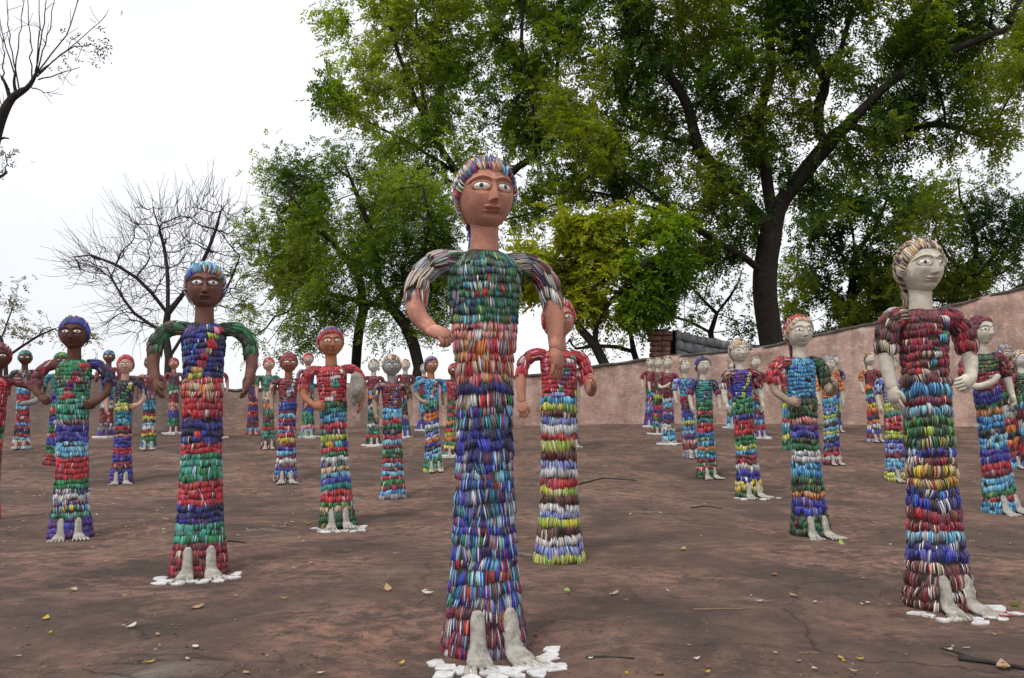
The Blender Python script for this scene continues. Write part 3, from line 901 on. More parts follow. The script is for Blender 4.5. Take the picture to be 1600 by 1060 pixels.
# ------------------------------------------------------------------ the plastered wall at the back
def build_wall():
    base = [(-260, 14.6), (0, 15.0), (300, 15.4), (560, 16.4), (920, 17.0), (1200, 17.2), (1400, 16.8), (1600, 16.0), (1800, 15.0)]
    tops = [(-260, 592), (0, 590), (60, 586), (200, 590), (300, 600), (370, 611), (470, 604), (560, 600), (700, 596), (830, 588), (920, 575), (1010, 562), (1100, 553), (1200, 543), (1250, 530), (1300, 519), (1400, 499), (1500, 475), (1600, 450), (1800, 400)]
    n, m = 260, 14
    pxs = np.linspace(-260, 1800, n)
    rng = np.random.default_rng(5)
    front, V = [], []
    Yb = np.interp(pxs, *zip(*base)); Yb = np.convolve(np.pad(Yb, 20, mode='edge'), np.ones(41) / 41, 'valid')
    tp = np.interp(pxs, *zip(*tops))
    pts = []
    for k in range(n):
        p = at(pxs[k], tp[k], Yb[k])
        pts.append((p[0], p[1], p[2] + .03 * mnoise.fractal(Vector((p[0] * 2.3, 3, 0)), 1, 2, 4)))
    pts = np.array(pts)
    tan = norm(np.gradient(pts[:, :2], axis=0)); nor = np.stack([tan[:, 1], -tan[:, 0]], -1)   # towards the camera
    def sheet(off, zlo, zhi, rough):
        V = []
        for k in range(n):
            z0 = zlo(k); z1 = zhi(k)
            for q in range(m):
                z = z0 + (z1 - z0) * q / (m - 1)
                d = off + rough * mnoise.fractal(Vector((pts[k, 0] * 1.6, z * 1.6, 1)), 1, 2, 5)
                V.append((pts[k, 0] + nor[k, 0] * d, pts[k, 1] + nor[k, 1] * d, z))
        return V
    lo = lambda k: float(gz(pts[k, 0], pts[k, 1])) - .2
    hi = lambda k: pts[k, 2]
    A = sheet(.14, lo, hi, .035); B = sheet(-.14, lo, hi, .03)
    V = np.array(A + B); N = n * m
    Fs = []
    for k in range(n - 1):
        for q in range(m - 1):
            a = k * m + q
            Fs.append([a, a + m, a + m + 1, a + 1]); Fs.append([N + a, N + a + 1, N + a + m + 1, N + a + m])
        t = k * m + m - 1
        Fs.append([t, t + m, N + t + m, N + t])
    w = mobj("boundary_wall", V, np.array(Fs), M_WALL, None, True, label="long pink plastered wall rising to the right behind the statues", category="wall")
    # rough mortar coping: short uneven lengths along the top
    step = 9
    for k in range(0, n - step, step):
        q = pts[k:k + step + 1]
        nn = nor[k:k + step + 1]
        Vc = []
        for i in range(len(q)):
            hgt = .035 + .02 * mnoise.fractal(Vector((q[i, 0] * 3, 9, 0)), 1, 2, 3)
            wd = .16 + .02 * mnoise.fractal(Vector((q[i, 0] * 2, 4, 0)), 1, 2, 3)
            for (d, z) in ((wd, -.03), (wd * .95, hgt * .6), (0, hgt), (-wd, -.03)):
                Vc.append((q[i, 0] + nn[i, 0] * d, q[i, 1] + nn[i, 1] * d, q[i, 2] + z))
        Fc = [[i * 4 + j, (i + 1) * 4 + j, (i + 1) * 4 + (j + 1) % 4, i * 4 + (j + 1) % 4] for i in range(len(q) - 1) for j in range(4)]
        mobj("coping", np.array(Vc), np.array(Fc), M_COPING, w, True)
    return w
build_wall()

def brick_mesh(rng, sx, sy, sz):
    b = .012
    V = []
    for z, ins in ((-sz / 2, b), (-sz / 2 + b, 0), (sz / 2 - b, 0), (sz / 2, b)):
        for x, y in ((-1, -1), (1, -1), (1, 1), (-1, 1)):
            V.append((x * (sx / 2 - ins) + rng.normal(0, .004), y * (sy / 2 - ins) + rng.normal(0, .004), z + rng.normal(0, .003)))
    Fs = [[0, 3, 2, 1], [12, 13, 14, 15]] + [[l * 4 + i, l * 4 + (i + 1) % 4, l * 4 + 4 + (i + 1) % 4, l * 4 + 4 + i] for l in range(3) for i in range(4)]
    return np.array(V), np.array(Fs)

def build_pillar_and_stone_wall():
    rng = np.random.default_rng(8)
    c = at(1031, 540, 19.2); x0, y0 = c[0], c[1]
    zt = at(1031, 514, 19.2)[2]; zb = float(gz(x0, y0))
    root = link("brick_pillar", None, None, label="square brick pillar with crumbling courses behind the pink wall", category="pillar")
    root.location = (x0, y0, zb)
    V, Fs = brick_mesh(rng, .36, .36, zt - zb - .02); V[:, 2] += (zt - zb) / 2 - .01
    mobj("mortar_core", V, Fs, M_COPING, root)
    ch = .125; nc = int((zt - zb) / ch)
    for k in range(nc):
        if k * ch < zt - zb - 1.3: continue
        grow = .05 if k >= nc - 2 else 0.
        for q in range(2):
            for side in range(4):
                L = .22 + grow * .5
                V, Fs = brick_mesh(rng, L - .016, .12, ch - .018)
                o = (q - .5) * L; 
                off = .155 + grow + rng.normal(0, .008)
                V[:, 0] += o * (1 if (k + side) % 2 else .9)
                V[:, 1] -= off
                a = side * math.pi / 2
                R = np.array([[math.cos(a), -math.sin(a), 0], [math.sin(a), math.cos(a), 0], [0, 0, 1]])
                V = V @ R.T; V[:, 2] += (k + .5) * ch
                mobj("brick", V, Fs, M_BRICK, root, False)
    # slate-faced wall that curves away to the right of it
    root = link("stone_wall", None, None, label="grey slate-faced wall sloping down beside the brick pillar", category="wall")
    pth = [at(1050, 540, 19.2), at(1095, 540, 20.0), at(1140, 540, 21.0), at(1195, 540, 22.5), at(1260, 540, 24.5)]
    tops = [at(1050, 517, 19.2)[2], at(1095, 528, 20.)[2], at(1140, 535, 21.)[2], at(1195, 541, 22.5)[2], at(1260, 548, 24.5)[2]]
    root.location = (pth[0][0], pth[0][1], zb)
    P = smooth_path([(p[0], p[1], 0) for p in pth], 60); T_ = np.interp(np.linspace(0, 4, 60), range(5), tops)
    tan = norm(np.gradient(P[:, :2], axis=0)); nor = np.stack([tan[:, 1], -tan[:, 0]], -1)
    V = []
    for i in range(60):
        for d, z in ((.13, zb - .2), (.13, T_[i] - .01), (-.13, T_[i] - .01), (-.13, zb - .2)):
            V.append((P[i, 0] + nor[i, 0] * d, P[i, 1] + nor[i, 1] * d, z))
    off = np.array([pth[0][0], pth[0][1], zb])
    Fs = [[i * 4 + j, (i + 1) * 4 + j, (i + 1) * 4 + (j + 1) % 4, i * 4 + (j + 1) % 4] for i in range(59) for j in range(4)]
    mobj("mortar_core", np.array(V) - off, np.array(Fs), M_COPING, root)
    arc = np.r_[0, np.cumsum(np.linalg.norm(np.diff(P[:, :2], axis=0), axis=1))]
    for course in range(5):
        s = -rng.random() * .2
        while s < arc[-1] - .3:
            L = rng.uniform(.28, .5); s0 = max(s, 0); s1 = min(s + L, arc[-1]); s += L
            if s1 - s0 < .1: continue
            corners = []
            for ss, zz in ((s0 + .012, 0), (s1 - .012, 0), (s1 - .012, 1), (s0 + .012, 1)):
                top = np.interp(ss, arc, T_)
                z = top - (course + 1 - zz) * .24 + (.012 if zz == 0 else -.012) + rng.normal(0, .018)
                x, y = np.interp(ss, arc, P[:, 0]), np.interp(ss, arc, P[:, 1])
                nx, ny = np.interp(ss, arc, nor[:, 0]), np.interp(ss, arc, nor[:, 1])
                corners.append((x, y, z, nx, ny))
            d = .16 + rng.uniform(0, .035)
            V = [(x + nx * .1, y + ny * .1, z) for x, y, z, nx, ny in corners] + [(x + nx * d, y + ny * d, z) for x, y, z, nx, ny in corners]
            mobj("stone", np.array(V) - off, np.array([[4, 5, 6, 7], [0, 1, 5, 4], [1, 2, 6, 5], [2, 3, 7, 6], [3, 0, 4, 7]]), M_SLATE, root, False)
build_pillar_and_stone_wall()

# ------------------------------------------------------------------ trees
def grow(seeds, attr, step=.45, infl=3., kill=.7, iters=70, rng=None, gravity=0.):
    """space colonisation from hand-laid limbs towards the crown's points; returns nodes, parents"""
    nodes, par = [], []
    for s in seeds:
        pts = s['p']; prev = s.get('parent', -1)
        if isinstance(prev, np.ndarray):
            prev = int(np.argmin(np.linalg.norm(np.array(nodes) - prev, axis=1)))
        for p in pts:
            nodes.append(np.array(p, float)); par.append(prev); prev = len(nodes) - 1
    A = np.array(attr)
    alive = np.ones(len(A), bool)
    N = np.array(nodes)
    d2 = ((A[:, None] - N[None]) ** 2).sum(-1)
    ni = d2.argmin(1); nd = np.sqrt(d2.min(1))
    for it in range(iters):
        act = alive & (nd < infl)
        if not act.any():
            infl *= 1.5
            if infl > 20: break
            continue
        ids = ni[act]
        dirs = norm(A[act] - N[ids])
        acc = np.zeros((len(N), 3)); np.add.at(acc, ids, dirs)
        us = np.unique(ids)
        dd = norm(norm(acc[us]) + rng.normal(0, .22, (len(us), 3)) + np.array([0, 0, gravity]))
        new = N[us] + dd * step
        st = len(N)
        N = np.vstack([N, new]); par += us.tolist()
        dn = np.sqrt(((A[:, None] - new[None]) ** 2).sum(-1))
        mi = dn.argmin(1); mv = dn.min(1)
        b = mv < nd
        nd[b] = mv[b]; ni[b] = mi[b] + st
        alive &= nd > kill
        if len(N) > 5200: break
    return N, np.array(par)

def branch_mesh(N, par, rtip, expo, rmax_nodes=None):
    n = len(N)
    kids = [[] for _ in range(n)]
    for i in range(n):
        if par[i] >= 0: kids[par[i]].append(i)
    r = np.zeros(n)
    for i in range(n - 1, -1, -1):
        r[i] = rtip if not kids[i] else (sum(r[k] ** expo for k in kids[i])) ** (1 / expo)
    if rmax_nodes is not None:
        r = rtip + (r - rtip) * (rmax_nodes - rtip) / max(r[0] - rtip, 1e-6)
    parts = []
    seen = np.zeros(n, bool)
    stack = [i for i in range(n) if par[i] < 0]
    while stack:
        i = stack.pop()
        chain = [i] if par[i] < 0 else [par[i], i]
        while kids[i]:
            ks = sorted(kids[i], key=lambda k: -r[k])
            stack += ks[1:]
            i = ks[0]; chain.append(i)
        P = N[chain]; R = r[chain].copy()
        if par[chain[0]] >= 0 or len(chain) > 1 and chain[0] == par[chain[1]] and par[chain[0]] >= 0:
            R[0] = R[1] if len(R) > 1 else R[0]
        elif len(R) > 1 and par[chain[0]] < 0 and len(parts) > 0:
            R[0] = min(R[0], R[1] * 1.1)
        if len(P) < 2: continue
        k = 10 if R.max() > .1 else 6 if R.max() > .03 else 4
        parts.append(tube(P, R, k, ref=(.3, .2, .9), cap=(False, False)))
    return merge(parts), r, kids

def leaves(rng, O, D, n_spray, leaf_len, leaf_w, cols, spread, per=9, spray_len=.26, droop=.35):
    """leafy sprays round the twig points O; every leaflet one diamond face"""
    M = len(O)
    idx = rng.integers(0, M, int(n_spray * 1.7))
    o = O[idx] + rng.normal(0, spread, (len(idx), 3))
    kp = np.argsort(-(mnoise_vec(o * 2.3 + 5) + rng.uniform(0, .35, len(idx))))[:n_spray]
    idx, o = idx[kp], o[kp]
    d = norm(D[idx] * .6 + rng.normal(0, .7, (n_spray, 3)) + np.array([0, 0, -droop * .4]))
    up = norm(rng.normal(0, .45, (n_spray, 3)) + np.array([0, 0, 1.]))
    s = norm(np.cross(d, up)); nrm = np.cross(s, d)
    clump = cols[(mnoise_vec(o * .9) * len(cols) * 1.35 + rng.normal(0, .7, n_spray)).astype(int).clip(0, len(cols) - 1)]
    V, Cc = [], []
    for k in range(per):
        t = (k // 2 + .6) / (per / 2 + .3)
        side = 1 if k % 2 else -1
        if k == per - 1: side = 0
        base = o + d * (spray_len * t)[..., None] if isinstance(t, np.ndarray) else o + d * spray_len * t
        base = base - np.array([0, 0, 1.]) * droop * spray_len * t * t
        ld = norm(d * .75 + s * side * .9 - nrm * .25 + rng.normal(0, .18, (n_spray, 3)))
        ln = leaf_len * rng.uniform(.7, 1.2, (n_spray, 1))
        lw = norm(np.cross(ld, nrm)) * leaf_w * rng.uniform(.8, 1.2, (n_spray, 1))
        V.append(np.stack([base, base + ld * ln * .45 + lw * .5, base + ld * ln, base + ld * ln * .45 - lw * .5], 1))
        Cc.append(clump * rng.uniform(.75, 1.25, (n_spray, 1)))
    V = np.concatenate(V); Cc = np.clip(np.concatenate(Cc), .004, .6)
    nq = len(V)
    return V.reshape(-1, 3), np.arange(nq * 4).reshape(-1, 4), np.repeat(Cc, 4, axis=0)

_NP = np.random.default_rng(99).uniform(0, 6.28, (6, 4))
def mnoise_vec(p):
    """smooth 0..1 field through the crown: which clumps carry young or old leaves"""
    v = 0
    for a in _NP:
        v = v + np.sin(p[:, 0] * (1 + .5 * math.sin(a[0])) * 1.1 + p[:, 1] * math.sin(a[1]) + p[:, 2] * 1.3 * math.cos(a[2]) + a[3])
    return np.clip(.5 + v / 7, 0, .999)

def blob_points(rng, blobs, Y, depth):
    """attraction points inside the crown's lobes; blobs are (px, py, rx px, ry px, count)"""
    out = []
    for b in blobs:
        px, py, rx, ry, n = b[:5]
        dy = b[5] if len(b) > 5 else 0.
        yy = Y + dy
        c = at(px, py, yy); sc = yy / F_PX
        q = norm(rng.normal(0, 1, (n, 3))) * rng.random((n, 1)) ** .42
        out.append(c + q * np.array([rx * sc, depth * min(1, rx * sc / 2.), ry * sc]))
    return np.concatenate(out)

def pxpath(pts, Y, dy=0., n=None):
    k = len(pts)
    p = np.array([at(x, y, Y + dy * i / max(k - 1, 1)) for i, (x, y) in enumerate(pts)])
    L = np.linalg.norm(np.diff(p, axis=0), axis=1).sum()
    return smooth_path(p, max(3, int(L / .4)))

def tree(name, label, Y, base_px, trunk, limbs, blobs, rng_seed, depth=2.5, step=.45, kill=.7, infl=3.2, rtip=.012, expo=2.3, rtrunk=.3, bark=None,
         n_spray=0, leaf=(.09, .035), cols=None, spread=.25, per=9, spray_len=.26, droop=.35, twig=.035, cat="tree", group=None, gravity=0., iters=70, whips=0):
    rng = np.random.default_rng(rng_seed)
    b = at(trunk[0][0], trunk[0][1], Y)
    bz = float(gz(b[0], b[1]))
    tp = pxpath(trunk, Y)
    base = np.array([b[0] + (base_px - trunk[0][0]) * Y / F_PX, b[1], bz - .15])
    tp = np.vstack([smooth_path([base, tp[0]], max(2, int(np.linalg.norm(tp[0] - base) / .4)))[:-1], tp])
    seeds = [dict(p=tp)]
    for pts, dy in limbs:
        P = pxpath(pts, Y, dy)
        seeds.append(dict(p=P[1:], parent=P[0]))
    A = blob_points(rng, blobs, Y, depth)
    N, par = grow(seeds, A, step, infl, kill, iters, rng, gravity)
    (V, F), r, kids = branch_mesh(N, par, rtip, expo, rtrunk)
    if whips:
        tw = np.where((r < twig) & (par >= 0))[0]; cen = A.mean(0)
        extra = [(V, F)]
        for q in rng.choice(tw, whips):
            L = rng.uniform(.25, .95); d = norm(norm(N[q] - cen) * .8 + norm(N[q] - N[par[q]]) * .6 + rng.normal(0, .45, 3) + np.array([0, 0, .45]))
            P = smooth_path([N[q], N[q] + d * L * .5, N[q] + d * L + rng.normal(0, .08, 3) + np.array([0, 0, .06])], 5)
            extra.append(tube(P, np.linspace(.006, .003, 5), 3, ref=(.3, .2, .9), cap=(False, False)))
        V, F = merge(extra)
    root = link(name, None, None, label=label, category=cat)
    if group: root["group"] = group
    root.location = base
    mobj("trunk", V - base, F, bark or M_BARK, root)
    if n_spray:
        tw = np.where((r < twig) & (par >= 0))[0]
        O = N[tw]; D = norm(N[tw] - N[par[tw]])
        Vl, Fl, Cl = leaves(rng, O, D, n_spray, leaf[0], leaf[1], np.array(cols), spread, per, spray_len, droop)
        mobj("crown", Vl - base, Fl, M_LEAF, root, False, Cl)
    return root

GREEN_DARK = [(.018, .048, .008), (.03, .07, .01), (.046, .094, .011), (.075, .125, .013), (.135, .175, .016)]
GREEN_MID = [(.05, .105, .012), (.085, .15, .016), (.12, .19, .02), (.155, .225, .026), (.2, .26, .04)]
GREEN_BRIGHT = [(.062, .13, .009), (.095, .178, .011), (.138, .228, .013), (.185, .272, .015), (.26, .295, .02)]
OLIVE = [(.05, .06, .02), (.075, .08, .03), (.11, .11, .04)]

tree("spreading_tree", "large spreading tree with black trunk and dark leafy crown behind the wall", 21.5, 1210,
     [(1207, 545), (1196, 470), (1196, 420), (1206, 360), (1222, 315), (1245, 285)],
     [([(1196, 430), (1160, 400), (1120, 378), (1060, 338), (1010, 296), (965, 262), (905, 238)], -3.),
      ([(1206, 365), (1170, 320), (1130, 275), (1092, 232), (1072, 160), (1030, 98), (985, 40), (955, -40)], -1.),
      ([(1208, 350), (1195, 260), (1185, 190), (1205, 110), (1200, 20), (1215, -70)], 1.5),
      ([(1245, 285), (1285, 235), (1325, 195), (1390, 130), (1450, 95), (1515, 68), (1590, 40)], -2.),
      ([(1285, 235), (1278, 175), (1290, 130), (1272, 95), (1260, 30), (1290, -60)], -.5),
      ([(1290, 130), (1310, 90), (1330, 20)], -1.),
      ([(1325, 200), (1390, 205), (1470, 195), (1540, 215)], 1.),
      ([(1060, 338), (1000, 320), (930, 300), (880, 300)], -1.),
      ([(1092, 232), (1040, 215), (985, 200)], 1.)],
     [(960, 60, 100, 90, 150), (1080, 20, 110, 90, 170), (1200, 0, 110, 90, 150), (1330, 10, 110, 90, 170), (1460, 20, 110, 80, 150), (1580, 0, 90, 90, 110), (930, 200, 90, 80, 120),
      (1040, 140, 100, 80, 130), (1160, 120, 90, 90, 110), (1260, 180, 80, 60, 60), (1400, 90, 110, 60, 120), (1530, 100, 80, 55, 80), (1440, 175, 90, 45, 90), (1540, 225, 55, 35, 55), (1000, 270, 90, 50, 80), (1110, 300, 70, 60, 60), (1150, -90, 250, 70, 180), (1450, -90, 200, 70, 120), (1370, 230, 70, 50, 55), (1160, 200, 80, 60, 70), (1145, 335, 70, 55, 60), (1060, 265, 80, 50, 70), (1215, 235, 60, 55, 50), (1290, 290, 55, 40, 35), (1085, 395, 45, 35, 30)],
     11, depth=3.2, rtip=.014, expo=2.25, rtrunk=.33, n_spray=20500, leaf=(.14, .056), cols=GREEN_DARK, spread=.3, per=9, spray_len=.3, twig=.045)

tree("tall_feathery_tree", "tall feathery green tree rising behind the foremost statue's head", 23, 735,
     [(738, 560), (742, 470), (752, 400), (765, 330)],
     [([(765, 330), (800, 270), (838, 235), (830, 160), (815, 70), (822, -40)], -1.5),
      ([(838, 235), (865, 170), (872, 90), (880, 0)], 1.),
      ([(765, 330), (715, 270), (670, 200), (640, 130), (612, 50), (600, -30)], -1.),
      ([(715, 270), (640, 225), (575, 190), (530, 165)], 1.),
      ([(670, 200), (655, 110), (650, 20)], .5),
      ([(760, 350), (840, 330), (905, 300)], 1.)],
     [(560, 30, 60, 55, 60), (560, 150, 65, 50, 70), (640, 60, 75, 70, 90), (640, 180, 70, 55, 70), (740, 30, 90, 80, 140), (720, 150, 80, 70, 110), (830, 60, 80, 80, 130), (840, 190, 75, 60, 90), (640, 260, 80, 50, 80), (740, 250, 80, 50, 70), (850, 290, 60, 40, 60), (700, -60, 170, 60, 130), (870, -50, 90, 70, 90)],
     12, depth=2.6, rtip=.012, expo=2.3, rtrunk=.15, n_spray=11500, leaf=(.14, .055), cols=GREEN_MID, spread=.28, per=9, spray_len=.3, twig=.04)

tree("bushy_tree", "broad bushy light-green tree left of the foremost statue", 20, 640,
     [(655, 575), (640, 520), (612, 480), (590, 440)],
     [([(590, 440), (540, 400), (490, 350), (450, 300)], -1.5),
      ([(590, 440), (585, 380), (560, 310), (540, 260)], .5),
      ([(612, 480), (650, 420), (670, 350), (660, 290)], -1.),
      ([(612, 480), (560, 470), (500, 455), (440, 430)], 1.)],
     [(470, 290, 70, 50, 90), (560, 270, 75, 45, 90), (640, 320, 70, 60, 100), (430, 370, 50, 55, 70), (510, 380, 80, 65, 130), (600, 390, 80, 60, 110), (670, 400, 60, 60, 80), (440, 460, 55, 50, 70), (520, 470, 60, 50, 80), (600, 470, 55, 40, 50), (680, 470, 50, 40, 60), (400, 500, 35, 40, 40), (700, 330, 60, 60, 80), (705, 420, 50, 50, 60), (405, 420, 35, 45, 45), (480, 520, 60, 30, 50), (620, 520, 60, 28, 40), (420, 540, 40, 20, 25)],
     13, depth=2.4, step=.35, kill=.5, rtip=.01, expo=2.3, rtrunk=.15, n_spray=10500, leaf=(.095, .036), cols=GREEN_MID, spread=.24, per=8, spray_len=.24, twig=.035)

tree("slender_tree", "slender leaning tree at the left edge of the bushy crown", 22, 560,
     [(556, 575), (560, 520), (568, 480), (560, 430)],
     [([(560, 430), (520, 380), (480, 330)], 1.), ([(560, 430), (590, 380), (610, 340)], 1.), ([(568, 480), (600, 455), (640, 440)], .5)],
     [(480, 330, 60, 60, 60), (560, 360, 70, 60, 70), (640, 420, 70, 50, 60), (450, 420, 50, 60, 50)],
     14, depth=2., rtip=.011, rtrunk=.14, n_spray=2400, leaf=(.11, .042), cols=GREEN_MID, spread=.25, twig=.035)

tree("yellow_green_tree", "small bright yellow-green tree between foremost statue and brick pillar", 19, 955,
     [(952, 585), (930, 540), (905, 512)],
     [([(905, 512), (880, 485), (850, 455), (820, 420)], -1.), ([(905, 512), (915, 470), (910, 420), (900, 380)], .5), ([(930, 540), (935, 495), (970, 455), (1010, 410)], -.8), ([(915, 470), (955, 420), (980, 375)], 1.)],
     [(835, 400, 40, 26, 45), (895, 372, 52, 34, 80), (965, 360, 50, 30, 80), (1030, 372, 42, 34, 60), (820, 445, 35, 22, 30), (870, 430, 50, 34, 70), (940, 425, 60, 42, 100), (1015, 425, 55, 38, 85), (1068, 430, 28, 26, 30), (920, 480, 45, 20, 40), (1000, 480, 55, 20, 40), (1055, 480, 30, 16, 16)],
     15, depth=1.9, step=.28, kill=.38, rtip=.008, expo=2.3, rtrunk=.12, n_spray=7600, leaf=(.12, .062), cols=GREEN_BRIGHT, spread=.2, per=7, spray_len=.22, twig=.03)

tree("bare_tree", "leafless grey tree with fine twigs behind the second tallest left statue", 18.5, 268,
     [(262, 600), (264, 560), (258, 520), (262, 490)],
     [([(262, 490), (230, 450), (200, 425), (150, 400), (115, 402)], -1.), ([(262, 490), (262, 430), (255, 380), (240, 330)], .5), ([(262, 490), (300, 440), (330, 380), (345, 330)], -.5), ([(258, 520), (210, 490), (180, 445), (165, 410)], 1.), ([(264, 545), (310, 500), (350, 460), (375, 400)], 1.)],
     [(250, 370, 65, 65, 420), (330, 360, 60, 65, 420), (190, 420, 75, 40, 330), (290, 430, 75, 65, 420), (210, 490, 55, 50, 240), (350, 450, 50, 65, 300), (140, 420, 45, 28, 110)],
     16, depth=1.8, step=.16, kill=.2, infl=2., rtip=.007, expo=2.35, rtrunk=.09, bark=M_BARK_GREY, gravity=.1, whips=850)

# the lopped tree at the left edge: a stub limb with whippy shoots
def lopped_tree():
    rng = np.random.default_rng(21)
    Y = 10.5
    b = at(-120, 700, Y); bz = float(gz(b[0], Y))
    base = np.array([b[0], Y, bz - .1])
    parts = [tube(smooth_path([base, at(-110, 480, Y), at(-70, 340, Y), at(-25, 270, Y), at(0, 190, Y), at(18, 155, Y), at(38, 140, Y)], 40), np.interp(np.linspace(0, 1, 40), [0, .6, .85, 1], [.13, .075, .05, .04]), 10, ref=(.3, .3, .9)),
             tube(smooth_path([at(22, 152, Y), at(45, 135, Y), at(58, 112, Y)], 8), np.linspace(.045, .022, 8), 8, ref=(.3, .3, .9)),
             tube(smooth_path([at(16, 155, Y), at(10, 135, Y), at(3, 120, Y)], 6), np.linspace(.03, .014, 6), 8, ref=(.3, .3, .9)),
             tube(smooth_path([at(26, 150, Y), at(22, 130, Y), at(24, 112, Y)], 6), np.linspace(.025, .012, 6), 8, ref=(.3, .3, .9)),
             tube(smooth_path([at(-10, 225, Y), at(4, 216, Y), at(14, 217, Y)], 6), np.linspace(.025, .008, 6), 8, ref=(.3, .3, .9)),
             tube(smooth_path([at(-60, 330, Y), at(-20, 290, Y), at(8, 272, Y), at(10, 268, Y)], 8), np.linspace(.03, .01, 8), 8, ref=(.3, .3, .9))]
    tips, dirs = [], []
    shoots = [((58, 114), (75, 50), (88, -20)), ((56, 118), (62, 50), (60, -20)), ((50, 125), (48, 60), (40, -20)), ((60, 115), (110, 75), (165, 25)), ((58, 120), (105, 80), (140, 70), (162, 82)), ((24, 112), (30, 60), (38, -10)), ((22, 114), (5, 60), (-5, -10)),
              ((4, 120), (5, 80), (-2, 40)), ((60, 125), (95, 115), (125, 105)), ((40, 135), (60, 140), (82, 150)), ((58, 114), (100, 60), (120, 10), (130, -20)), ((15, 140), (-5, 110), (-20, 60)), ((30, 140), (15, 60), (10, -10)), ((55, 112), (70, 30), (72, -10)), ((20, 155), (5, 170), (-10, 120)), ((8, 272), (10, 255), (8, 240))]
    for s in shoots:
        dy = rng.uniform(-.5, .5)
        P = smooth_path([at(x, y, Y + dy * i / (len(s) - 1)) for i, (x, y) in enumerate(s)], 12)
        P[1:-1] += rng.normal(0, .008, (10, 3))
        parts.append(tube(P, np.linspace(.0105, .004, 12), 5, ref=(.3, .3, .9)))
        tips.append(P[6:]); dirs.append(norm(np.gradient(P, axis=0))[6:])
        for q in range(4):
            k = rng.integers(4, 11)
            d = norm(rng.normal(0, 1, 3) + dirs[-1][min(k - 6, 5)] * 1.2)
            Q = smooth_path([P[k], P[k] + d * .12, P[k] + d * .2 + np.array([0, 0, rng.normal(0, .04)])], 5)
            parts.append(tube(Q, np.linspace(.004, .0025, 5), 4, ref=(.3, .3, .9)))
    V, Fq = merge(parts)
    root = link("lopped_tree", None, None, label="lopped tree with whippy upright shoots at the top left edge", category="tree")
    root.location = base
    mobj("trunk", V - base, Fq, M_BARK, root)
    O = np.concatenate([tips[k] for k in (3, 4, 8, 15)]); D = np.concatenate([dirs[k] for k in (3, 4, 8, 15)])
    Vl, Fl, Cl = leaves(rng, O, D, 80, .05, .02, np.array([(.04, .05, .02), (.06, .06, .025)]), .09, 5, .1, .3)
    mobj("crown", Vl - base, Fl, M_LEAF, root, False, Cl)
lopped_tree()

tree("sparse_sapling", "sparse yellowish sapling beyond the wall at the left edge", 19, 20,
     [(10, 600), (8, 560), (2, 530)], [([(2, 530), (20, 480), (30, 440)], .5), ([(8, 560), (60, 525), (110, 505)], -.5), ([(2, 530), (-30, 480), (-40, 440)], .5)],
     [(10, 470, 45, 40, 60), (60, 510, 60, 30, 60), (120, 530, 50, 22, 35), (-50, 480, 50, 50, 40)], 17, depth=1.6, step=.25, kill=.35, rtip=.006, rtrunk=.05, bark=M_BARK_GREY,
     n_spray=420, leaf=(.07, .03), cols=OLIVE, spread=.12, per=6, spray_len=.15, twig=.03)
tree("thin_scrub_tree", "thin twiggy tree seen through the gap left of the big trunk", 26, 1120,
     [(1118, 560), (1110, 520), (1120, 490)], [([(1120, 490), (1090, 460), (1065, 430)], .5), ([(1120, 490), (1150, 450), (1160, 420)], .5), ([(1110, 520), (1070, 500), (1020, 490)], -.5)],
     [(1080, 470, 55, 40, 60), (1140, 460, 40, 45, 50), (1040, 500, 50, 30, 40), (1160, 510, 30, 30, 25)], 18, depth=2., step=.3, kill=.42, rtip=.011, rtrunk=.1, n_spray=600, leaf=(.12, .05), cols=GREEN_DARK, spread=.25, per=6, twig=.04)
tree("twiggy_tree", "twiggy half-bare tree behind the yellow-green tree's trunk", 25, 1000,
     [(1000, 580), (990, 550), (985, 520)], [([(985, 520), (960, 500), (930, 490)], .5), ([(985, 520), (1010, 500), (1040, 480)], .5), ([(990, 550), (950, 540), (900, 545)], .5)],
     [(930, 520, 60, 40, 60), (1000, 500, 50, 40, 50), (890, 540, 45, 30, 40), (970, 540, 50, 25, 40)], 19, depth=2., step=.28, kill=.4, rtip=.011, rtrunk=.1, n_spray=240, leaf=(.12, .05), cols=OLIVE, spread=.2, per=6, twig=.04)
tree("tall_backdrop_tree", "tall dark tree right of the big trunk, beyond the wall", 29, 1340,
     [(1335, 560), (1330, 480), (1335, 400), (1330, 340)], [([(1335, 420), (1300, 380), (1275, 330)], 1.), ([(1335, 400), (1370, 350), (1390, 300)], 1.), ([(1330, 480), (1290, 450), (1260, 430)], 1.), ([(1330, 460), (1380, 420), (1420, 390)], -1.)],
     [(1290, 340, 60, 60, 70), (1360, 320, 60, 60, 70), (1280, 430, 60, 50, 80), (1350, 430, 70, 50, 90), (1420, 400, 50, 60, 60), (1310, 490, 70, 35, 70), (1400, 480, 60, 35, 55), (1260, 500, 40, 35, 40), (1450, 330, 55, 60, 60), (1470, 450, 60, 40, 60)], 22, depth=3., step=.5, kill=.75, rtip=.013, rtrunk=.2, n_spray=6000, leaf=(.16, .07), cols=GREEN_DARK, spread=.42, per=8, spray_len=.36, twig=.05)
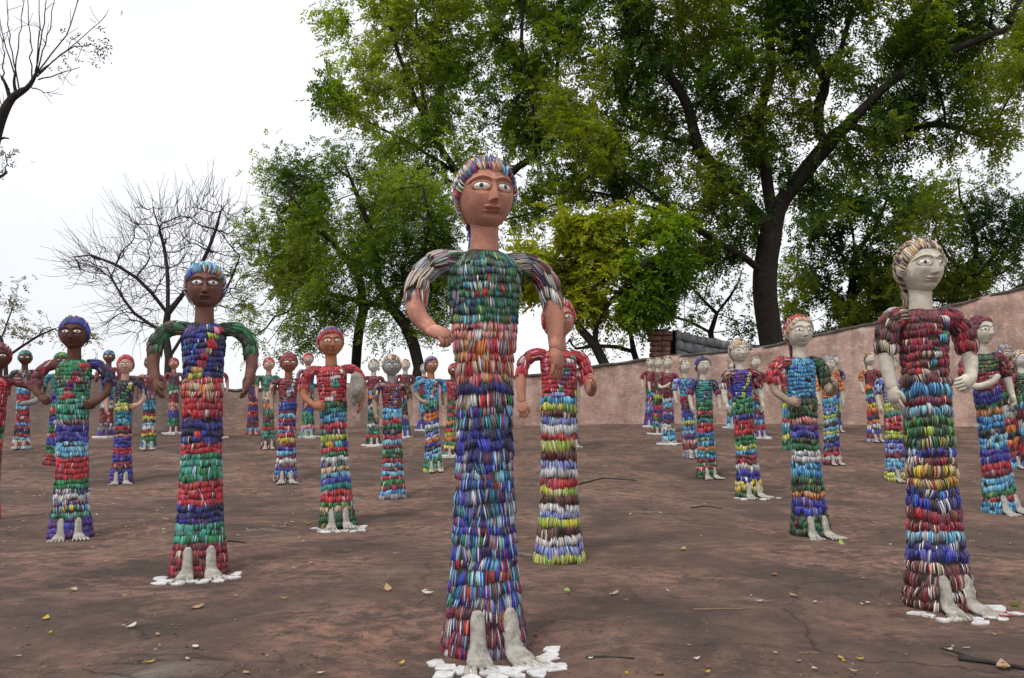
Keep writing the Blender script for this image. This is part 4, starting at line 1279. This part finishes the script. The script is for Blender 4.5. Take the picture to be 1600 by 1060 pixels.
tree("thorny_tree", "tangled thorny tree above the wall at the right edge", 25, 1540,
     [(1545, 540), (1530, 480), (1520, 440)], [([(1520, 440), (1480, 400), (1460, 360)], 1.), ([(1520, 440), (1560, 390), (1590, 340)], 1.), ([(1530, 470), (1470, 470), (1420, 465)], -1.), ([(1520, 440), (1525, 380), (1510, 330)], 0.), ([(1530, 480), (1590, 450), (1640, 420)], 1.)],
     [(1470, 370, 60, 55, 110), (1560, 350, 60, 60, 120), (1490, 430, 70, 40, 100), (1580, 430, 60, 40, 90), (1430, 460, 40, 30, 40), (1640, 380, 50, 60, 50), (1500, 300, 50, 40, 50)], 23, depth=2.4, step=.28, kill=.4, rtip=.011, rtrunk=.16, n_spray=3400, leaf=(.12, .05), cols=GREEN_DARK, spread=.3, per=7, spray_len=.25, twig=.04)
tree("overhanging_tree", "dark tree whose branches hang in from the top right corner", 17, 1760,
     [(1760, 560), (1755, 350), (1740, 200), (1720, 100)], [([(1740, 200), (1680, 120), (1610, 100), (1570, 120)], -1.), ([(1720, 100), (1660, 30), (1600, 0)], -1.)],
     [(1590, 120, 30, 45, 60), (1640, 100, 50, 60, 70), (1600, 40, 35, 35, 40), (1700, 60, 60, 70, 60)], 24, depth=1.4, step=.3, kill=.45, rtip=.009, rtrunk=.2, n_spray=1500, leaf=(.09, .04), cols=GREEN_DARK, spread=.2, per=8, twig=.03)
# ------------------------------------------------------------------ the statues
S = statue
S(757, 243, 757, 1030, 'terra', 'Z,J,Z,N', 'J,J', 'P,F,F,F,F', 'H4 N1 J1 Q2 N2 Q18', ('F', 'L'), "tallest foremost statue with terracotta face and blue beaded skirt", hem='Hm', base=15, bod_rows=10, turn=-2, fat=.95, bfat=1.13, style='shingle', hairrow=7)
S(0, 533, -30, 815, 'dark', 'M', 'M', 'R', 'R3 G2 R2 M2 G2 R2 B2 G2 R3', ('D', 'W'), "dark-faced statue cut by the left edge, one curved grey arm held out", arm_skin='grey', turn=6)
S(40, 546, 33, 703, 'dark', 'T,D', 'K,M', 'X', 'S1 A1 M1 R2 P1 A1 S1 R2 K1 R2 A1 R1 K2 R1 S1 W1 R1 S1', ('D', 'D'), "dark-faced statue with white feet and red-blue skirt near the left edge")
S(97, 549, 84, 728, 'dark', 'G', 'T', 'T', 'B2 G1 R1 D1 B2 G2 R1 B2 G2 R1 M2', ('D', 'D'), "statue mostly hidden behind the blue-haired dark-faced statue", feet=False)
S(117, 492, 110, 843, 'dark', 'B,N', 'M,N', 'E,F,G', 'E4 X1 B3 S3 R4 G2 Z1 W1 Z2 E2 U3', ('F', 'H'), "dark-faced statue with blue hair and red sash, hand on hip", sash=['R', 'U', 'M'], hem='U', turn=4)
S(171, 546, 165, 684, 'brown', 'A', 'M', 'M', 'A1 S1 T2 B1 W1 W1 M2 M2 X1 Gy1 U2', ('R', 'D'), "blue-capped far statue on a white base beside the black-bodiced statue", base=1, feet=False)
S(197, 553, 189, 757, 'pink', 'R', 'K', 'K', 'L2 T2 A1 T1 R1 K1 P1 B3 R2 B2 M2 B2 U2', ('D', 'H'), "pink-faced statue with red hair, black bodice and green sash", sash=['G', 'G', 'L'], turn=3)
S(235, 555, 232, 704, 'brown', 'G', 'M', 'M', 'X2 T1 A2 K1 R1 Y1 K1 S1 W1 R1 Y1 G2 A1 P1', ('D', 'H'), "brown-faced statue with green hair and one bright yellow skirt band")
S(272, 558, 271, 678, 'terra', 'R', 'M', 'M', 'G1 W1 M2 P2 B2 G2 M2', ('D', 'D'), "small far statue on a white base left of the navy-bodiced statue", base=1, sash=['T'])
S(339, 556, 338, 685, 'pink', 'M', 'M', 'R', 'R2 M2 A1 R2 B2 M2', ('D', 'D'), "far pale-handed statue hidden behind the navy-bodiced statue", base=1)
S(321, 407, 311, 902, 'brown', 'Z,S,N', 'D,D', 'N', 'H3 R3 N4 R2 E4 R4 N3 E4 R1 M3', ('A', 'A'), "brown-faced statue in navy bodice with green and red banded skirt", sash=['R', 'R', 'R', 'Y'], hem='M', base=10, turn=0)
S(396, 563, 395, 680, 'brown', 'M', 'M', 'M', 'U2 M1 B1 O1 M1 B1 R2 U1 M2 A1 R1', ('D', 'D'), "small brown-faced far statue first right of the navy-bodiced statue")
S(420, 557, 419, 703, 'pink', 'R', 'G', 'E', 'C2 X1 O1 X1 E1 X2 G1 R1 E2 X2 M1', ('D', 'D'), "pink-faced statue with green sleeves and pale mottled skirt")
S(452, 550, 446, 756, 'red', 'M', 'M', 'M', 'B2 M1 S1 M1 B1 R1 A1 R1 Y1 M1 B1 S1 M1 W1 X1 B1 A1 X2', ('D', 'A'), "red-brown-faced statue in maroon bodice with a blue sash", sash=['V', 'Gy', 'W'], arm_skin='tan')
S(482, 550, 481, 684, 'pink', 'R', 'X', 'N', 'T1 R1 G1 M2 B1 E2 G1 P1 V1 E1', ('D', 'D'), "pink-faced far statue on a white base behind the red-bodiced statue", base=1)
S(515, 508, 528, 826, 'orange', 'R,Z', 'R', 'R', 'D1 T1 A2 R1 Z1 L1 Z1 R1 G1 W1 Z1 C1 S1 B1 T1 R2 G1 C1 D3', ('H', 'A'), "orange-faced statue in red bodice holding a grey stone under one arm", sash=['A', 'T', 'W'], base=10, turn=-4)
S(584, 560, 583, 697, 'chalk', 'C', 'M', 'M', 'A1 O1 K1 D1 W1 G1 K1 D2 W1 G2 R1 D2', ('D', 'D'), "white-faced far statue on a white base left of the grey-headed statue", base=1)
S(634, 560, 631, 684, 'pale', 'C', 'M', 'M', 'M2 A1 D2 X2 B1 T1 B2', ('D', 'D'), "pale moustached far statue just behind the grey-headed statue", base=1)
S(612, 552, 614, 781, 'grey', 'C', 'X,Bb', 'M', 'S2 R1 G1 K1 R1 S1 M1 G1 D1 R1 S1 M1 S1 R1 G1 M1 A1 Gy1', ('D', 'D'), "statue with cracked grey head and pale blond hair", feet=False, sash=['A', 'M', 'M'], arm_skin='tan', fat=1.05)
S(663, 567, 660, 673, 'pale', 'C', 'A', 'M', 'M1 D2 A2 X2 B2', ('D', 'D'), "tiny pale far statue left behind the blue-bodiced statue", base=1)
S(673, 555, 677, 739, 'orange', 'N,Gy', 'A', 'A', 'E2 K1 O2 B1 W1 G1 V1 W1 O1 B1 K1 S2 G1 E2 L1', ('H', 'D'), "orange-faced statue in blue bodice with slanting striped skirt", sash=['O', 'W', 'M'], tilt=.3, arm_skin='tan')
S(710, 566, 704, 714, 'brown', 'R', 'R', 'R', 'M1 G1 R1 D1 R1 G1 O1 D1 R1 L1 O1 G1 Y1 M1 E1', ('D', 'D'), "statue half hidden behind the foremost statue's blue skirt", base=1)
S(872, 464, 874, 882, 'terra', 'R,C', 'R', 'R', 'A1 L1 Bb1 V1 W1 R1 L1 Bb1 V1 W1 R1 L1 Bb1 W1 V1 L1 Bb1 W1 V1 L1', ('L', 'R'), "red-bodiced statue with white, blue and lime bands behind the foremost one", sash=['G', 'V', 'W', 'M'], base=0, feet=False, turn=-6, fat=1.05, style='soft', bod_rows=10)
S(893, 558, 893, 700, 'pale', 'C', 'M', 'M', 'L1 A1 M1 U1 W1 K1 S1 T1 M1 D2', ('D', 'D'), "pale far statue hidden behind the red-bodiced banded statue", base=1)
PF = dict(style='puff', turn=-11)
S(1016, 558, 1015, 667, 'pale', 'C', 'M', 'M', 'M1 D1 A1 M1 V2 B1 U2', ('D', 'D'), "leftmost pale statue of the far row before the brick pillar", base=1, **PF)
S(1028, 557, 1028, 679, 'pale', 'C', 'M', 'M', 'D1 M1 L1 D1 R1 U1 R1 D1 V1 G1 M1', ('D', 'H'), "pale statue with dark green and lime bands, second in far row", base=1, **PF)
S(1043, 555, 1045, 695, 'pale', 'C', 'M', 'M', 'M2 W1 A1 S1 M1 V1 B1 M1 W2 A1 S1 Gy1', ('S', 'D'), "pale statue in maroon with two white bands, third in far row", base=1, feet=False, **PF)
S(1068, 559, 1080, 717, 'pale', 'C', 'V', 'A', 'R1 M1 X1 B2 A1 L1 A1 V1 U1 P1 M1 Gy2', ('D', 'D'), "pale blond statue in light blue bodice left of the black-haired one", **PF)
S(1097, 555, 1106, 749, 'pale', 'K,B', 'N', 'T', 'G2 R1 D1 T1 R2 A1 G1 A1 O1 T1 A1 M1 G1 R1 D2', ('D', 'D'), "pale statue with black beaded hair, teal bodice and red bands", sash=['A', 'M', 'G'], **PF)
S(1121, 559, 1121, 659, 'pale', 'C', 'M', 'M', 'X2 B1 M2 Gy2', ('D', 'D'), "smallest pale statue at the wall behind the black-haired statue", base=1, **PF)
S(1143, 562, 1144, 669, 'pale', 'C', 'B', 'U', 'B1 R1 A2 G1 S2', ('D', 'D'), "tiny pale statue half hidden behind the white-sleeved statue", base=1, **PF)
S(1179, 556, 1187, 685, 'pale', 'C', 'M', 'M', 'X1 Gy1 R1 K1 A1 M1 B1 A1 R1 U2', ('D', 'D'), "pale statue in maroon with purple hem right behind the white-sleeved one", base=1, **PF)
S(1153, 527, 1171, 778, 'pale', 'C', 'I,M', 'B,U', 'G2 G1 B1 R2 R1 G2 L1 A1 M2 W1 B2 Y2 D1', ('D', 'D'), "pale statue with cream cap, navy bodice and a yellow hem band", sash=['G', 'G', 'L'], base=1, **PF)
S(1227, 553, 1235, 704, 'pale', 'C', 'R', 'R', 'G1 T1 L1 A1 T1 R1 S1 T1 L1 E2', ('D', 'D'), "pale statue mostly hidden behind the red-sleeved blue-bodiced statue", feet=False, **PF)
S(1245, 489, 1267, 840, 'pale', 'C,R,M', 'R,D', 'A,A', 'D2 D1 P1 U1 B1 D1 G1 W2 A2 D2 O1 B2 D1 D2', ('H', 'R'), "pale statue with red sleeves, blue bodice and white waistband stripe", arm_skin='tan', **PF)
S(1303, 553, 1306, 676, 'pale', 'Gy', 'N', 'O', 'O1 B1 S1 L1 K1 B1 M1', ('D', 'D'), "statue whose orange arm shows behind the striped slanting-skirt statue", arm_skin='tan', **PF)
S(1293, 555, 1301, 728, 'pale', 'Gy', 'O', 'O,M', 'A2 V1 S1 L1 S1 K1 S1 L1 S1 K1 B1 X1 R1 W1 M1', ('D', 'D'), "pale statue with grey hair and slanting blue and lime stripes", tilt=.28, **PF)
S(1357, 549, 1367, 692, 'pale', 'C', 'O,M', 'M', 'O1 D1 S1 U1 Y1 O1 R1 K1 O1 W1 B1 M1 Gy1', ('D', 'D'), "pale statue alone against the wall with orange and yellow bands", **PF)
S(1388, 552, 1401, 753, 'pale', 'C', 'V', 'Gy', 'L2 T1 R2 M1 L2 B1 V2 M1 S2 V1 L2', ('D', 'D'), "statue with lavender sleeves and pale lime skirt bands, head hidden", **PF)
S(1432, 370, 1469, 957, 'pale', 'C,C', 'I,M', 'M,M', 'I1 A1 M1 Sm1 Gm3 Bm1 I1 Ym2 Bm2 M2 Sm1 Bm2 X1 I3', ('D', 'H'), "tall pale statue with cream headdress and maroon bodice in right foreground", sash=['B', 'G', 'A', 'W'], base=8, hem='I', bod_rows=8, style='puff', turn=-10)
S(1528, 490, 1565, 803, 'pale', 'M', 'M,M', 'M,D', 'B2 D1 O1 A1 A1 K1 S1 S1 B2 R1 M1 S2 G1 M1 A2', ('S', 'D'), "pale statue with plum hair, forearm raised across its chest", tilt=.2, **PF)
S(1567, 537, 1588, 732, 'tan', 'Gy', 'G,M', 'M', 'G1 K1 W2 R1 O1 K1 O1 M2 B1 S1', ('D', 'H'), "tan-faced statue with grey hair behind the plum-haired statue", tilt=.2, **PF)
S(1592, 545, 1613, 735, 'chalk', 'C', 'M', 'D', 'G1 A1 M1 W1 S1 K1 R1 M1 B1', ('D', 'D'), "white-faced statue cut by the right edge beside the tan-faced one", **PF)

# ------------------------------------------------------------------ small things on the ground
def held_rock():
    rng = np.random.default_rng(3)
    st = [p for p in PLACED if abs(p[3] - 318) < 1]
    X, Y, H, _ = st[0]
    c = at(557, 607, Y - .05)
    n = 16
    V = []
    for i in range(n + 1):
        for j in range(n):
            ph, th = math.pi * i / n, 2 * math.pi * j / n
            d = Vector((math.sin(ph) * math.cos(th), math.sin(ph) * math.sin(th), math.cos(ph)))
            k = 1 + .28 * mnoise.fractal(d * 1.3 + Vector((7, 2, 0)), 1, 2, 4)
            V.append((d.x * .058 * k, d.y * .05 * k, d.z * .115 * k))
    Fs = np.array([[i * n + j, (i + 1) * n + j, (i + 1) * n + (j + 1) % n, i * n + (j + 1) % n] for i in range(n) for j in range(n)])
    o = mobj("stone_block", np.array(V), Fs, M_ROCK, None, True, label="rough grey stone tucked under the red-bodiced orange-faced statue's arm", category="stone")
    o.location = c
held_rock()

LEAFC = dict(tan=(.42, .28, .16), pale=(.5, .42, .28), yellow=(.5, .36, .04), brown=(.22, .11, .05), green=(.3, .4, .1), white=(.6, .57, .5))
def leaf_mesh(rng, L, W, c, curl):
    n = 7
    t = np.linspace(0, 1, n)
    w = np.sin(np.pi * t ** .8) ** .8 * W * .5
    w[0] = w[-1] = .0008
    bend = curl * (t - .45) ** 2 * 4 * L * .3
    V = []
    for k in range(n):
        for s in (-1, 0, 1):
            V.append(((t[k] - .5) * L, s * w[k], bend[k] + abs(s) * curl * W * .25 + rng.normal(0, .03) * W + .003))
    V = np.array(V)
    Fs = np.array([[k * 3 + j, (k + 1) * 3 + j, (k + 1) * 3 + j + 1, k * 3 + j + 1] for k in range(n - 1) for j in range(2)])
    return V, Fs, np.tile(np.array(c), (len(V), 1)) * rng.uniform(.85, 1.15, (len(V), 1))

BIG = [(113, 925, .05, 'pale', "pale curled leaf lying left of the navy-bodiced statue's feet"), (72, 969, .04, 'yellow', "curled mustard-yellow leaf on the bare ground at lower left"),
       (307, 952, .055, 'tan', "tan leaf below the navy-bodiced statue's feet"), (205, 983, .04, 'white', "whitish crumpled leaf at lower left"),
       (606, 922, .05, 'tan', "tan leaf left of the foremost statue's skirt"), (667, 930, .045, 'white', "white crumpled leaf touching the view of the foremost skirt"),
       (960, 930, .05, 'pale', "pale upturned leaf right of the foremost statue"), (1068, 860, .055, 'tan', "tan leaf midway between foremost and right statues"),
       (1210, 900, .05, 'brown', "small dark brown leaf left of the tall right statue"), (1241, 934, .045, 'tan', "tan triangular leaf left of the tall right statue's base"),
       (1314, 851, .06, 'green', "pale green leaf beside the red-sleeved statue's feet"), (1568, 1046, .06, 'tan', "large tan dry leaf in the bottom right corner"),
       (488, 882, .045, 'tan', "tan leaf below the orange-faced statue's white tiles"), (402, 805, .07, 'tan', "curled tan leaf between the two nearer left statues"),
       (886, 928, .045, 'green', "greenish leaf right of the foremost skirt"), (1588, 950, .05, 'green', "fresh green leaf right of the tall right statue's toes"),
       (445, 938, .025, 'yellow', "small yellow leaf below the orange-faced statue"), (1317, 815, .05, 'yellow', "yellow-green leaf behind the red-sleeved statue's feet")]
rngl = np.random.default_rng(77)
for (px_, py_, L, cn, lab) in BIG:
    X, Y = ground_hit(px_, py_)
    V, Fs, cc = leaf_mesh(rngl, L * (1.1 if Y > 2.5 else 1), L * .55, LEAFC[cn], rngl.uniform(.2, .55))
    o = mobj("fallen_leaf", V, Fs, M_DRY, None, True, cc, label=lab, category="leaf", group="fallen leaves on the ground")
    o.location = (X, Y, float(gz(X, Y)) + .004)
    o.rotation_euler = (rngl.normal(0, .15), rngl.normal(0, .15), rngl.uniform(0, 6.28))

def litter():
    Vs, Fs, Cs, n = [], [], [], 0
    names = ['pale', 'yellow', 'tan', 'white', 'brown', 'tan', 'pale']
    for k in range(460):
        px_, py_ = rngl.uniform(-60, 1660), 670 + 390 * rngl.random() ** 1.9
        if rngl.random() < .35: px_ = rngl.uniform(-20, 480); py_ = rngl.uniform(690, 850)
        X, Y = ground_hit(px_, py_)
        if Y > 16.2: continue
        L = rngl.uniform(.012, .03) * (1 if Y < 5 else 1.35)
        V, F_, cc = leaf_mesh(rngl, L, L * rngl.uniform(.4, .65), LEAFC[names[rngl.integers(7)]], rngl.uniform(.1, .8))
        a = rngl.uniform(0, 6.28); R = np.array([[math.cos(a), -math.sin(a), 0], [math.sin(a), math.cos(a), 0], [0, 0, 1]])
        Vs.append(V @ R.T + np.array([X, Y, float(gz(X, Y)) + .003])); Fs.append(F_ + n); Cs.append(cc); n += len(V)
    mobj("leaf_litter", np.concatenate(Vs), np.concatenate(Fs), M_DRY, None, True, np.concatenate(Cs), kind="stuff", label="tiny dry yellow leaflets scattered over the ground", category="leaf litter")
litter()

def pebbles():
    Vs, Fs, n = [], [], 0
    base = np.array([(1, 0, 0), (.3, .9, 0), (-.8, .5, 0), (-.7, -.7, 0), (.4, -.9, 0), (.1, .1, .7), (-.2, -.1, .65)])
    f = np.array([(0, 1, 5), (1, 2, 5), (2, 6, 5), (2, 3, 6), (3, 4, 6), (4, 5, 6), (4, 0, 5)])
    for k in range(1500):
        px_, py_ = rngl.uniform(-40, 1640), 690 + 370 * rngl.random() ** .8
        X, Y = ground_hit(px_, py_)
        s = rngl.uniform(.0018, .006) * (1 + .12 * Y)
        a = rngl.uniform(0, 6.28); R = np.array([[math.cos(a), -math.sin(a), 0], [math.sin(a), math.cos(a), 0], [0, 0, 1]])
        Vs.append((base * rngl.uniform(.7, 1.2, (7, 1)) * s) @ R.T + np.array([X, Y, float(gz(X, Y)) + .001])); Fs.append(f + n); n += 7
    mobj("gravel", np.concatenate(Vs), np.concatenate(Fs), M_GRIT, None, False, kind="stuff", label="fine grit and pebbles strewn on the ground", category="gravel")
M_GRIT = stone_material("ground_grit", (.06, .045, .038), (.13, .095, .08), (.26, .2, .17), 12, .95, .3)
pebbles()

M_TWIG = stone_material("pale_twig", (.16, .1, .06), (.26, .17, .11), (.36, .26, .18), 30, .9, .3, False)
TWIG = [((1084, 954), (1150, 953), (1198, 952), .003, "thin straight twig on the ground left of the tall right statue"), ((1498, 1033), (1540, 1038), (1600, 1049), .009, "thick dark twig in the bottom right corner"),
        ((1250, 1023), (1265, 1022), (1278, 1023), .003, "short pale stick near the bottom edge right of centre"), ((915, 1030), (950, 1029), (992, 1031), .004, "dark twig right of the foremost statue's tiles"),
        ((1080, 795), (1105, 792), (1128, 796), .006, "short dark twig before the black-haired statue"), ((905, 758), (945, 749), (995, 752), .009, "long weathered stick right of the red-bodiced banded statue"),
        ((355, 847), (372, 848), (385, 850), .006, "short dark twig at the navy-bodiced statue's hem")]
for a, b, c, r, lab in TWIG:
    P = []
    for q in (a, b, c):
        X, Y = ground_hit(*q); P.append((X, Y, float(gz(X, Y)) + r * .9))
    P = smooth_path(P, 12) + rngl.normal(0, .0012, (12, 3))
    P[:, 2] = gz(P[:, 0], P[:, 1]) + r * .8 + np.abs(rngl.normal(0, .001, 12))
    o0 = P[0].copy()
    V, Fq = tube(P - o0, np.linspace(r, r * .55, 12), 6, ref=(.1, .3, .9))
    if lab.startswith("thick"):
        Q = smooth_path([P[4], P[4] + np.array([-.03, .05, .006]), P[4] + np.array([-.05, .1, .004])], 6)
        V2, F2 = tube(Q - o0, np.linspace(r * .6, r * .3, 6), 5, ref=(.1, .3, .9)); V, Fq = merge([(V, Fq), (V2, F2)])
    o = mobj("twig", V, Fq, M_TWIG if 'pale' in lab or 'thin' in lab else M_BARK_GREY, None, True, label=lab, category="twig", group="twigs on the ground") if True else None
    o.location = o0

# a broken red bangle by the tall right statue's toes
X, Y = ground_hit(1572, 963)
a_ = np.linspace(.4, 5.2, 26)
V, Fq = tube(np.stack([.032 * np.cos(a_), .032 * np.sin(a_), .0035 + .002 * np.sin(a_ * 3)], -1), np.full(26, .0032), 7, ref=(0, 0, 1))
o = mobj("broken_bangle", V, Fq, M_BANGLE, None, True, np.tile(np.array([[.4, .03, .04]]), (len(V), 1)), label="broken red bangle lying beside the tall right statue's toes", category="bangle")
o.location = (X, Y, float(gz(X, Y)) + .003)
